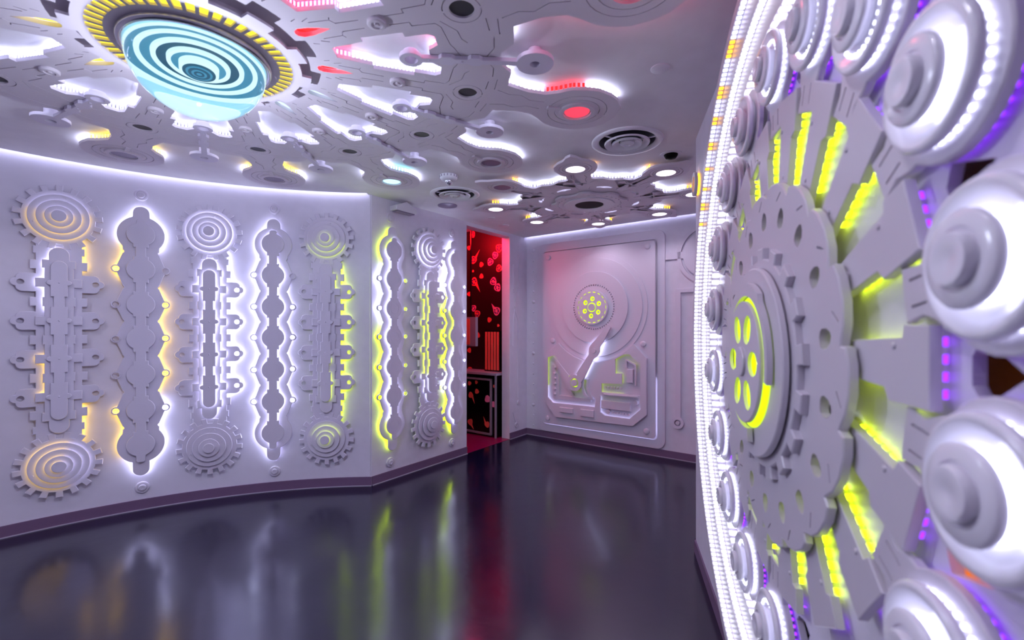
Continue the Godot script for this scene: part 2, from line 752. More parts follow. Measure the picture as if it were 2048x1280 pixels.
func build_room():
	var top := 2.95
	var b := Build.new()
	curve_shell(b, CURVE_R, CURVE_R + 0.12, 0, top, CURVE_A, CURVE_B, 150)
	struct(b, "wall_curved", "paint")
	b = Build.new()
	curve_shell(b, CURVE_R - 0.012, CURVE_R + 0.01, 0.006, 0.085, CURVE_A, CURVE_B, 150)
	struct(b, "baseboard_curved", "base_vinyl")
	b = Build.new()
	curve_shell(b, CURVE_R - 0.02, CURVE_R + 0.01, 0.0, 0.007, CURVE_A, CURVE_B, 150)
	struct(b, "trim_1", "base_edge")
	# flat wall with the doorway
	b = Build.new()
	b.box(Vector3(-0.02, 0, -0.13), Vector3(1.334, top, 0))
	b.box(Vector3(2.19, 0, -0.13), Vector3(2.75, top, 0))
	b.box(Vector3(1.334, 2.715, -0.13), Vector3(2.19, top, 0))
	struct(b, "wall_left", "paint", flat_frame())
	b = Build.new()
	for r in [[-0.006, 1.334], [2.19, 2.59]]:
		b.box(Vector3(r[0], 0.006, -0.005), Vector3(r[1], 0.085, 0.012))
	struct(b, "baseboard_left", "base_vinyl", flat_frame())
	b = Build.new()
	for r in [[-0.006, 1.334], [2.19, 2.585]]:
		b.box(Vector3(r[0], 0, -0.005), Vector3(r[1], 0.007, 0.02))
	struct(b, "trim_2", "base_edge", flat_frame())
	# back wall
	b = Build.new()
	b.box(Vector3(-0.16, 0, -0.12), Vector3(3.0, top, 0))
	struct(b, "wall_back", "paint", back_frame())
	b = Build.new()
	b.box(Vector3(0.0, 0.006, -0.005), Vector3(2.9, 0.085, 0.012))
	struct(b, "baseboard_back", "base_vinyl", back_frame())
	b = Build.new()
	b.box(Vector3(0.005, 0, -0.005), Vector3(2.9, 0.007, 0.02))
	struct(b, "trim_3", "base_edge", back_frame())
	# closing wall between the back wall and the gear wall
	b = Build.new()
	var e0 := BACK_O + BACK_D * 2.9
	var e1 := Vector2(1.55, 2.85)
	var ed := (e1 - e0).normalized()
	b.box(Vector3(0, 0, -0.1), Vector3(e0.distance_to(e1), top, 0))
	struct(b, "wall_niche", "paint", wall_frame(e0.x, e0.y, ed.y, -ed.x))
	# gear wall: core, a face board in front of a shallow cavity
	b = Build.new()
	b.box(Vector3(-1.689, 0, -0.43), Vector3(3.55, top, -0.40))
	b.box(Vector3(-1.689, 0, -0.40), Vector3(-1.655, top, -0.018))
	b.box(Vector3(3.45, 0, -0.40), Vector3(3.5, top, -0.018))
	b.box(Vector3(-1.689, 2.90, -0.40), Vector3(3.5, top, -0.018))
	struct(b, "wall_right", "paint", gear_wall_frame())
	b = Build.new()
	b.box(Vector3(-1.694, 0.0, -0.43), Vector3(-1.689, top, 0.0))
	struct(b, "trim_4", "paint", gear_wall_frame())
	b = Build.new()
	b.box(Vector3(-1.70, 0.0, -0.02), Vector3(3.5, 0.085, 0.01))
	b.box(Vector3(-1.70, 0.0, -0.40), Vector3(-1.689, 0.085, 0.01))
	struct(b, "baseboard_right", "base_vinyl", gear_wall_frame())
	# floor, lid and ceiling
	b = Build.new()
	b.box(Vector3(-5.2, -0.1, -8.5), Vector3(4.2, 0, 3.0))
	struct(b, "floor", "floor_resin")
	b = Build.new()
	b.box(Vector3(-5.2, 2.95, -7.2), Vector3(4.2, 3.0, 3.0))
	struct(b, "ceiling_lid", "ceiling_paint")
	var pl := PackedVector2Array()
	var edge := PackedVector2Array()
	for i in 121:
		var p := curve_pt(lerpf(-0.04, CURVE_B, i / 120.0), CURVE_R - 0.055)
		pl.append(Vector2(p.x, -p.y))
		if i <= 100:
			edge.append(Vector2(p.x, -p.y))
	pl.append(Vector2(0.6, 1.95))
	pl.append(Vector2(1.58, -2.9))
	var q0 := e0 + BACK_N * 0.05 + Vector2(0.05, 0)
	pl.append(Vector2(q0.x, -q0.y))
	var q1 := BACK_O + BACK_N * 0.05 - BACK_D * 0.05
	pl.append(Vector2(q1.x, -q1.y))
	var q2 := FLAT_O - FLAT_N * 0.04
	pl.append(Vector2(q2.x, -q2.y))
	b = Build.new()
	plate(b, pl, -0.08, 0.0, 0.0, [circle(Vector2(0.777, -3.06), 0.186, 40), circle(Vector2(-0.54, -4.27), 0.184, 40)])
	struct(b, "ceiling", "ceiling_paint", ceil_frame(0, 0, CEIL_Y))
	var t = thing("cove_light", "thin white cove light running along the top of the curved wall", "cove light", ceil_frame(0, 0, CEIL_Y))
	ribbon(t, edge, 0.004, -0.07, -0.02, func(_m, _n): return 6, 0.0, false)
	t = thing("cove_light", "thin white cove light along the top of the wall with the disc relief", "cove light", ceil_frame(0, 0, CEIL_Y))
	ribbon(t, PackedVector2Array([Vector2(q0.x, -q0.y), Vector2(q1.x, -q1.y)]), 0.004, -0.07, -0.02, func(_m, _n): return 6, 0.0, false)

# ------------------------------------------------------------------ the red room behind the doorway
func blob(b: Build, z: float, h: float, r: float, tail = null, x := 0.0):
	# a flat sticker on the side plane at local x, drawn in depth z and height h
	var o := PackedVector2Array()
	for i in 18:
		var a := 20.0 * i
		var rr := r * (1.0 + 0.10 * sin(deg_to_rad(a * 3.0 + h * 400.0)))
		o.append(pol(rr, a, Vector2(z, h)))
	if tail != null:
		var best := 0
		for i in 18:
			if o[i].distance_to(tail) < o[best].distance_to(tail):
				best = i
		o[best] = tail
	var bb := Build.new()
	plate(bb, o, 0.0, 0.004, 0.0)
	for i in range(0, bb.v.size(), 3):
		for j in [i, i + 2, i + 1]:
			var v := bb.v[j]
			var n := bb.n[j]
			b.v.append(Vector3(x - v.z, v.y, -v.x))
			b.n.append(Vector3(-n.z, n.y, -n.x))
			b.ix.append(b.v.size() - 1)

func build_red_room():
	var fr := flat_frame()
	var b := Build.new()
	b.box(Vector3(1.0, -0.02, -3.4), Vector3(2.5, 0.003, -0.002))
	struct(b, "floor_red_room", "magenta_floor", fr)
	b = Build.new()
	b.box(Vector3(2.45, 0, -3.4), Vector3(2.52, 3.15, -0.12))
	b.box(Vector3(0.4, 0, -3.4), Vector3(2.5, 3.15, -3.3))
	b.box(Vector3(0.4, 0, -3.4), Vector3(0.45, 3.15, -0.12))
	struct(b, "wall_red_room", "red_wall", fr)
	b = Build.new()
	b.box(Vector3(0.4, 3.1, -3.4), Vector3(2.5, 3.15, -0.12))
	struct(b, "ceiling_red_room", "red_wall", fr)
	var wall = [[0.882, 2.897, 0.049], [0.957, 2.705, 0.035], [0.864, 2.515, 0.059, 0.744, 2.658], [0.711, 2.432, 0.039], [0.875, 2.347, 0.02], [0.711, 2.259, 0.038], [0.854, 2.184, 0.066, 0.735, 2.024], [0.957, 2.006, 0.035], [0.541, 2.457, 0.056], [0.451, 2.544, 0.054], [0.379, 2.641, 0.063], [0.379, 2.351, 0.054], [0.485, 2.169, 0.059], [0.408, 2.076, 0.059], [0.864, 1.791, 0.049], [0.79, 1.705, 0.054], [0.425, 1.739, 0.063, 0.52, 1.85], [0.559, 1.612, 0.038], [0.394, 1.529, 0.021], [0.78, 1.384, 0.042], [0.95, 1.155, 0.038], [0.936, 0.872, 0.038]]
	var w = get_node("wall_red_room")
	var k := 0
	for p in wall:
		b = Build.new()
		blob(b, p[0], p[1], p[2], Vector2(p[3], p[4]) if p.size() > 3 else null, 2.45)
		var m = put(b, "printed_shape", "pink_print" if k in [8, 9, 12, 13, 14, 16] else "red_print", w)
		if p[2] > 0.045:
			var b2 := Build.new()
			for q in 7:
				blob(b2, p[0] + 0.55 * p[2] * cos(q * 2.4 + k), p[1] + 0.55 * p[2] * sin(q * 2.4 + k), p[2] * 0.17, null, 2.445)
			put(b2, "printed_spots", "violet_print", m)
		k += 1
	# counter with a framed glass front, seen at its end
	var t = thing("bar_counter", "black counter with pale framed front inside the red doorway", "counter", fr)
	b = Build.new()
	b.box(Vector3(2.125, 0.02, -2.2), Vector3(2.45, 0.85, -0.17))
	put(b, "body", "counter_black", t)
	b = Build.new()
	b.box(Vector3(2.09, 0.85, -2.2), Vector3(2.45, 0.88, -0.15))
	put(b, "worktop", "base_edge", t)
	b = Build.new()
	for r in [[0.17, 0.19, 0.0, 0.85], [0.247, 0.275, 0.03, 0.80]]:
		b.box(Vector3(2.105, r[2], -r[1]), Vector3(2.126, r[3], -r[0]))
	b.box(Vector3(2.105, 0.03, -2.0), Vector3(2.126, 0.055, -0.247))
	b.box(Vector3(2.105, 0.775, -2.0), Vector3(2.126, 0.80, -0.247))
	put(b, "front_frame", "box_grey", t)
	b = Build.new()
	var cp = [[0.656, 0.711, 0.031], [0.52, 0.607, 0.035], [0.529, 0.735, 0.025], [0.633, 0.547, 0.042, 0.56, 0.43], [0.327, 0.519, 0.049], [0.225, 0.454, 0.04], [0.336, 0.169, 0.042, 0.40, 0.27], [0.643, 0.165, 0.045, 0.58, 0.07], [0.21, 0.702, 0.021]]
	k = 0
	for p in cp:
		b = Build.new()
		blob(b, p[0], p[1], p[2], Vector2(p[3], p[4]) if p.size() > 3 else null, 2.125)
		put(b, "printed_shape", "pink_print" if k in [4, 5] else "red_print", t)
		k += 1
	# striped rack standing on the counter
	t = thing("striped_rack", "red striped display panel standing on the black counter", "panel", fr)
	b = Build.new()
	b.box(Vector3(2.30, 0.88, -0.53), Vector3(2.33, 1.455, -0.24))
	put(b, "backing", "counter_black", t)
	for i in 5:
		b = Build.new()
		b.box(Vector3(2.29, 0.90, -0.51 + i * 0.053), Vector3(2.301, 1.44, -0.475 + i * 0.053))
		put(b, "stripe", "red_print", t)
	t = thing("wall_box", "grey flat box hanging beside the doorway edge in the red room", "box", fr)
	b = Build.new()
	b.box(Vector3(1.88, 1.25, -0.51), Vector3(1.93, 1.64, -0.335))
	put(b, "case", "box_grey", t)
	b = Build.new()
	b.box(Vector3(1.872, 1.27, -0.50), Vector3(1.881, 1.62, -0.43))
	put(b, "panel", "red_print", t)
	b = Build.new()
	b.box(Vector3(1.895, 1.64, -0.44), Vector3(1.91, 3.1, -0.425))
	put(b, "hanger", "counter_black", t)
	# unseen lamps, out of view, that make the room red
	t = thing("unseen_red_lamp", "unseen red ceiling lamp lighting the doorway room", "lamp", fr)
	b = Build.new()
	b.box(Vector3(1.2, 3.07, -1.6), Vector3(1.6, 3.1, -0.5))
	put(b, "lamp_panel", LED[4], t)
	lamp(t, Vector3(1.4, 3.02, -1.0), Color(1.0, 0.07, 0.10), 3.5, 0.3)
	lamp(t, Vector3(1.75, 2.9, -0.45), Color(1.0, 0.2, 0.5), 0.28, 0.1)  # second one, also out of view, throws pink onto the doorway jamb

# ------------------------------------------------------------------ reliefs on the left: gear columns and chain columns
const LUGS := [0.986, 1.268, 1.55, 1.832]
const TEETH_Y := [1.127, 1.409, 1.691]

func tooth(o: PackedVector2Array, y: float, hh: float, x0: float, x1: float):
	o.append(Vector2(x0, y - hh)); o.append(Vector2(x1, y - hh)); o.append(Vector2(x1, y + hh)); o.append(Vector2(x0, y + hh))

func gear_column_outlines() -> Array:
	var r := PackedVector2Array()
	r.append(Vector2(0, 0.60)); r.append(Vector2(0.124, 0.60))
	var items := [[0.743, 0], [0.852, 1]]
	for y in LUGS:
		items.append([y, 2])
	for y in TEETH_Y:
		items.append([y, 1])
	items.append([1.966, 1]); items.append([2.075, 0])
	items.sort_custom(func(a, b): return a[0] < b[0])
	for it in items:
		var y: float = it[0]
		if it[1] == 0:
			tooth(r, y, 0.027, 0.124, 0.138)
		elif it[1] == 1:
			tooth(r, y, 0.033, 0.124, 0.154)
		else:
			for p in [[0.124, -0.068], [0.194, -0.068], [0.207, -0.064], [0.217, -0.056], [0.223, -0.044], [0.225, -0.030], [0.237, -0.027], [0.247, -0.018], [0.252, -0.007], [0.252, 0.007], [0.247, 0.018], [0.237, 0.027], [0.225, 0.030], [0.223, 0.044], [0.217, 0.056], [0.207, 0.064], [0.194, 0.068], [0.124, 0.068]]:
				r.append(Vector2(p[0], y + p[1]))
	r.append(Vector2(0.124, 2.19)); r.append(Vector2(0, 2.19))
	var body := mirrored(r)
	r = PackedVector2Array()
	for i in 9:
		r.append(pol(0.055, -90.0 + i * 11.25, Vector2(0, 0.765)))
	r.append(Vector2(0.055, 0.806)); r.append(Vector2(0.09, 0.806)); r.append(Vector2(0.09, 0.872)); r.append(Vector2(0.0765, 0.872))
	items = []
	for y in LUGS:
		items.append([y, 2])
	for y in TEETH_Y:
		items.append([y, 1])
	items.sort_custom(func(a, b): return a[0] < b[0])
	for it in items:
		if it[1] == 2:
			tooth(r, it[0], 0.033, 0.0775, 0.125)
		else:
			tooth(r, it[0], 0.034, 0.0775, 0.087)
	r.append(Vector2(0.0765, 1.94)); r.append(Vector2(0.09, 1.94)); r.append(Vector2(0.09, 2.002)); r.append(Vector2(0.055, 2.002))
	for i in 9:
		r.append(pol(0.055, i * 11.25, Vector2(0, 2.042)))
	var mid := mirrored(r)
	r = PackedVector2Array()
	for i in 9:
		r.append(pol(0.0455, -90.0 + i * 11.25, Vector2(0, 0.86)))
	for it in items:
		var y: float = it[0]
		if it[1] == 2:
			r.append(Vector2(0.0455, y - 0.02))
			for i in 7:
				r.append(pol(0.018, -80.0 + i * 26.6, Vector2(0.05, y)))
			r.append(Vector2(0.0455, y + 0.02))
		else:
			for p in [[0.0455, -0.037], [0.029, -0.037], [0.029, 0.037], [0.0455, 0.037]]:
				r.append(Vector2(p[0], y + p[1]))
	for i in 9:
		r.append(pol(0.0455, i * 11.25, Vector2(0, 1.95)))
	return [body, mid, mirrored(r)]

func round_all(m, parent, called, c: Vector2, r: float, z0: float, z1: float):
	var b := Build.new()
	disc(b, c, r, z0, z1, 0.002, 48)
	return put(b, called, m, parent)

func make_gear_column(label, xf, look: Dictionary):
	var t = thing("gear_column_relief", label, "relief", xf, "gear reliefs on the long wall")
	var o := gear_column_outlines()
	var holes := []
	for y in LUGS:
		for s in [-1, 1]:
			holes.append(circle(Vector2(0.2 * s, y), 0.02, 20))
	var b := Build.new()
	plate(b, o[0], 0.030, 0.044, 0.003, holes)
	put(b, "base_plate", "relief", t)
	ribbon(t, o[0], 0.020, 0.002, 0.028, look.body)
	b = Build.new()
	plate(b, o[1], 0.057, 0.068, 0.003)
	put(b, "middle_plate", "relief", t)
	ribbon(t, o[1], 0.014, 0.045, 0.056, look.mid)
	b = Build.new()
	plate(b, o[2], 0.080, 0.091, 0.003)
	put(b, "inner_plate", "relief", t)
	ribbon(t, o[2], 0.012, 0.069, 0.079, look.inner)
	for y in LUGS:
		b = Build.new()
		lathe(b, [[0.006, 0.091], [0.0045, 0.0945], [0.0, 0.096]], 12, Vector2(0, y))
		put(b, "screw", "relief", t)
	for g in [[Vector2(0, 2.325), 90.0, look.top], [Vector2(0, 0.468), -90.0, look.bottom]]:
		var c: Vector2 = g[0]
		b = Build.new()
		var go := gear_outline(c, 17, 0.202, 0.244, 5.4, g[1])
		plate(b, go, 0.032, 0.047, 0.003)
		var gp = put(b, "gear", "relief", t)
		if look.has("rim"):
			ribbon(t, go, 0.03, 0.0, 0.02, look.rim)
		var zz := 0.047
		var rr := [0.168, 0.123, 0.077, 0.041]
		for i in 4:
			round_all("relief", gp, "disc" if i < 3 else "hub", c, rr[i], zz + 0.011, zz + 0.019)
			ribbon(gp, circle(c, rr[i], 40), 0.014, zz + 0.001, zz + 0.010, g[2])
			zz += 0.019
		for a in [200.0, 320.0, 75.0]:
			b = Build.new()
			lathe(b, [[0.005, 0.0], [0.004, 0.003], [0.0, 0.004]], 10)
			var sc = put(b, "screw", "relief", gp)
			var q := pol(0.145, a, c)
			sc.position = Vector3(q.x, q.y, 0.066)
	return t

func chain_outlines() -> Array:
	var bul := [0.833, 1.119, 1.41, 1.687, 1.972]
	var wai := [0.692, 0.978, 1.265, 1.551, 1.827, 2.113]
	var r := PackedVector2Array()
	for i in 7:
		r.append(pol(0.053, -90.0 + i * 15.0, Vector2(0, 0.345)))
	for i in 14:
		r.append(pol(0.153, lerpf(-69.0, 40.0, i / 13.0), Vector2(0, 0.548)))
	for k in 6:
		# dent at each waist
		for i in 7:
			r.append(pol(0.013, lerpf(250.0, 110.0, i / 6.0), Vector2(0.120, wai[k])))
		if k < 5:
			r.append(Vector2(0.146, bul[k] - 0.045))
			for i in 9:
				r.append(pol(0.031, lerpf(-100.0, 100.0, i / 8.0), Vector2(0.157, bul[k])))
			r.append(Vector2(0.146, bul[k] + 0.045))
	for i in 14:
		r.append(pol(0.153, lerpf(-40.0, 69.0, i / 13.0), Vector2(0, 2.255)))
	for i in 7:
		r.append(pol(0.053, i * 15.0, Vector2(0, 2.433)))
	var outer := mirrored(r)
	var nodes := [0.548, 0.833, 1.119, 1.41, 1.687, 1.972, 2.255]
	r = PackedVector2Array()
	r.append(Vector2(0, 0.405)); r.append(Vector2(0.018, 0.406)); r.append(Vector2(0.029, 0.418)); r.append(Vector2(0.029, 0.452))
	for k in 7:
		var y: float = nodes[k]
		var lo := -58.0 if k > 0 else -70.0
		var hi := 58.0 if k < 6 else 70.0
		for i in 15:
			r.append(pol(0.092, lerpf(lo, hi, i / 14.0), Vector2(0, y)))
		if k < 6:
			var w: float = wai[k]
			for p in [[0.0488, -0.052], [0.0488, -0.036], [0.033, -0.036], [0.033, 0.036], [0.0488, 0.036], [0.0488, 0.052]]:
				r.append(Vector2(p[0], w + p[1]))
	r.append(Vector2(0.029, 2.352)); r.append(Vector2(0.029, 2.366)); r.append(Vector2(0.018, 2.376)); r.append(Vector2(0, 2.377))
	return [outer, mirrored(r), bul, nodes]

func make_chain_column(label, xf, look: Dictionary):
	var t = thing("chain_column_relief", label, "relief", xf, "chain reliefs on the long wall")
	var o := chain_outlines()
	var holes := []
	for y in o[2]:
		for s in [-1, 1]:
			holes.append(circle(Vector2(0.157 * s, y), 0.021, 20))
	var b := Build.new()
	plate(b, o[0], 0.030, 0.044, 0.003, holes)
	put(b, "base_plate", "relief", t)
	ribbon(t, o[0], 0.020, 0.002, 0.028, look.body)
	if look.has("eyes"):
		for y in o[2]:
			for s in [-1, 1]:
				var col: int = look.eyes.call(Vector2(0.157 * s, y), Vector2.ZERO)
				if col >= 0:
					var e := Build.new()
					annulus(e, Vector2(0.157 * s, y), 0.0215, 0.0235, 0.002, 0.012, 16)
					put(e, "led_ring", LED[col], t)
	for y in o[2]:
		for s in [-1, 1]:
			b = Build.new()
			annulus(b, Vector2(0.157 * s, y), 0.0215, 0.0295, 0.044, 0.050, 24)
			put(b, "eyelet", "relief", t)
	b = Build.new()
	plate(b, o[1], 0.060, 0.072, 0.003)
	var ip = put(b, "chain_plate", "relief", t)
	ribbon(t, o[1], 0.016, 0.045, 0.059, look.inner)
	for y in o[3]:
		b = Build.new()
		annulus(b, Vector2(0, y), 0.049, 0.0515, 0.072, 0.0732, 40)
		put(b, "raised_ring", "relief", ip)
	return t

func make_knob(label, xf, y: float):
	var b := Build.new()
	lathe(b, [[0.047, 0.0], [0.047, 0.010], [0.044, 0.013], [0.031, 0.013], [0.030, 0.009], [0.027, 0.009], [0.026, 0.020], [0.023, 0.023], [0.013, 0.023], [0.012, 0.019], [0.0, 0.019]], 36, Vector2(0, y))
	return single(b, "round_boss", "relief", label, "knob", xf, "round knobs above and below the chain reliefs")

func build_left_reliefs():
	var none := func(_p, _n): return -1
	var white := func(_p, _n): return 0
	var faint := func(_p, _n): return 6
	# gear columns
	make_gear_column("gear relief lit yellow, at the end farthest from the doorway", curve_frame(-2.412), {
		"body": func(p, n): return 1 if p.x > 0.1 and (p.y > 1.95 or p.y < 0.9) else -1,
		"mid": func(p, n): return 0 if p.x < 0 and p.y > 1.6 else (1 if p.x < 0 and p.y > 1.0 and p.y < 1.3 else -1),
		"inner": func(p, n): return -1,
		"top": func(p, n): return 1 if n.y < 0.25 else 6,
		"bottom": func(p, n): return 1 if n.x < 0.3 else 6})
	make_gear_column("gear relief with brilliant white upper gear, between the first two chain reliefs", curve_frame(-1.455), {
		"body": func(p, n): return 0 if p.x > 0.1 and p.y > 0.9 else -1,
		"mid": func(p, n): return 0 if p.x > 0 or p.y > 1.8 else 6,
		"inner": white, "top": white, "bottom": none})
	make_gear_column("gear relief glowing faint lime at both hubs, beside the wall's bend", curve_frame(-0.497), {
		"body": func(p, n): return 2 if p.x > 0.1 and p.x < 0.2 and p.y < 2.1 else -1,
		"mid": func(p, n): return 2 if p.x > 0.05 and p.y > 1.85 else -1,
		"inner": func(p, n): return 2 if p.x > 0.02 and p.y < 1.2 else -1,
		"top": func(p, n): return 2 if n.y < -0.3 or p.distance_to(Vector2(0, 2.325)) < 0.05 else -1,
		"bottom": func(p, n): return 2 if n.y > 0.3 and p.distance_to(Vector2(0, 0.468)) < 0.13 or p.distance_to(Vector2(0, 0.468)) < 0.05 else -1})
	make_gear_column("gear relief with white upper gear on the flat wall next to the doorway", flat_frame(0.694), {
		"body": func(p, n): return 0 if p.x > 0.1 and p.y > 1.85 else -1,
		"mid": func(p, n): return 2 if p.x < 0 and p.y < 1.9 and p.y > 1.0 else (6 if p.y < 1.0 or p.y > 1.9 else -1),
		"inner": func(p, n): return 2 if p.x < 0 and p.y > 1.0 and p.y < 1.9 else (6 if p.x < 0 or p.y < 1.0 else -1),
		"top": func(p, n): return 0 if n.y < 0.5 else 6,
		"bottom": none})
	# chain columns
	make_chain_column("chain relief with yellow lit edges and white glow at its head", curve_frame(-1.93), {
		"body": func(p, n): return 1 if (p.x < 0 and (p.y < 0.83 and p.y > 0.45 or p.y > 1.88 and p.y < 2.2)) or (p.x > 0 and p.y > 0.95 and p.y < 1.83) else (0 if p.y > 2.15 or (p.x > 0 and p.y < 0.9) or p.y < 0.45 else -1),
		"eyes": func(p, n): return 1 if (p.x < 0 and (p.y > 1.9 or p.y < 0.9)) or (p.x > 0 and p.y < 1.8 and p.y > 0.95) else -1,
		"inner": func(p, n): return -1})
	make_chain_column("chain relief brilliantly lit white all along its inner chain, on the curved wall", curve_frame(-0.957), {
		"body": func(p, n): return 0 if p.x < 0 else (6 if p.y < 1.9 and p.y > 0.8 else -1),
		"eyes": func(p, n): return 0 if p.x < 0 else (6 if p.y < 1.3 else -1),
		"inner": func(p, n): return 0 if p.x < 0 or p.y < 2.1 and p.y > 0.65 else -1})
	make_chain_column("chain relief with lime and white edges just past the wall's bend", flat_frame(0.21), {
		"body": func(p, n): return (2 if p.y > 2.1 or p.y < 1.55 else 0) if p.x < 0 else -1,
		"eyes": func(p, n): return (2 if p.y < 1.6 else 0) if p.x < 0 else 2,
		"inner": func(p, n): return (2 if p.y < 0.6 or p.y > 2.25 else 0) if p.x < 0 else (0 if p.y > 1.9 or p.y < 0.95 and p.y > 0.65 else 6)})
	make_chain_column("chain relief with lime and white edges hard beside the red doorway", flat_frame(1.085), {
		"body": func(p, n): return (0 if p.y > 1.9 or absf(p.y - 0.9) < 0.12 else 2) if p.x < 0 else (6 if p.y > 1.0 and p.y < 2.0 else -1),
		"eyes": func(p, n): return (0 if p.y > 1.9 else 2) if p.x < 0 else 0,
		"inner": func(p, n): return (2 if p.y > 1.25 and p.y < 1.7 else 0) if p.x < 0 else 6})
	make_knob("small round boss above the yellow edged chain relief", curve_frame(-1.933), 2.59)
	make_knob("small round boss below the yellow edged chain relief", curve_frame(-1.926), 0.183)
	make_knob("small round boss above the white lit chain on the curved wall", curve_frame(-0.958), 2.587)
	make_knob("small round boss below the white lit chain on the curved wall", curve_frame(-0.953), 0.182)
	make_knob("small round boss above the chain relief past the wall's bend", flat_frame(0.208), 2.585)
	make_knob("small round boss below the chain relief past the wall's bend", flat_frame(0.21), 0.17)
	make_knob("small round boss above the chain relief at the doorway", flat_frame(1.08), 2.58)
	make_knob("small round boss below the chain relief at the doorway", flat_frame(1.08), 0.185)

# ------------------------------------------------------------------ the disc drive relief on the back wall
func bar(b: Build, a: Vector2, c: Vector2, w: float, z0: float, z1: float, cham := 0.0015):
	var d := (c - a).normalized()
	var s := Vector2(-d.y, d.x) * w / 2.0
	plate(b, PackedVector2Array([a - s, c - s, c + s, a + s]), z0, z1, cham)

func stud(parent, c: Vector2, r: float, z0: float, hgt: float, called := "bolt"):
	var b := Build.new()
	lathe(b, [[r, 0.0], [r, hgt * 0.7], [r * 0.85, hgt], [r * 0.3, hgt], [0.0, hgt]], 20)
	var o = put(b, called, "relief", parent)
	o.position = Vector3(c.x, c.y, z0)
	return o

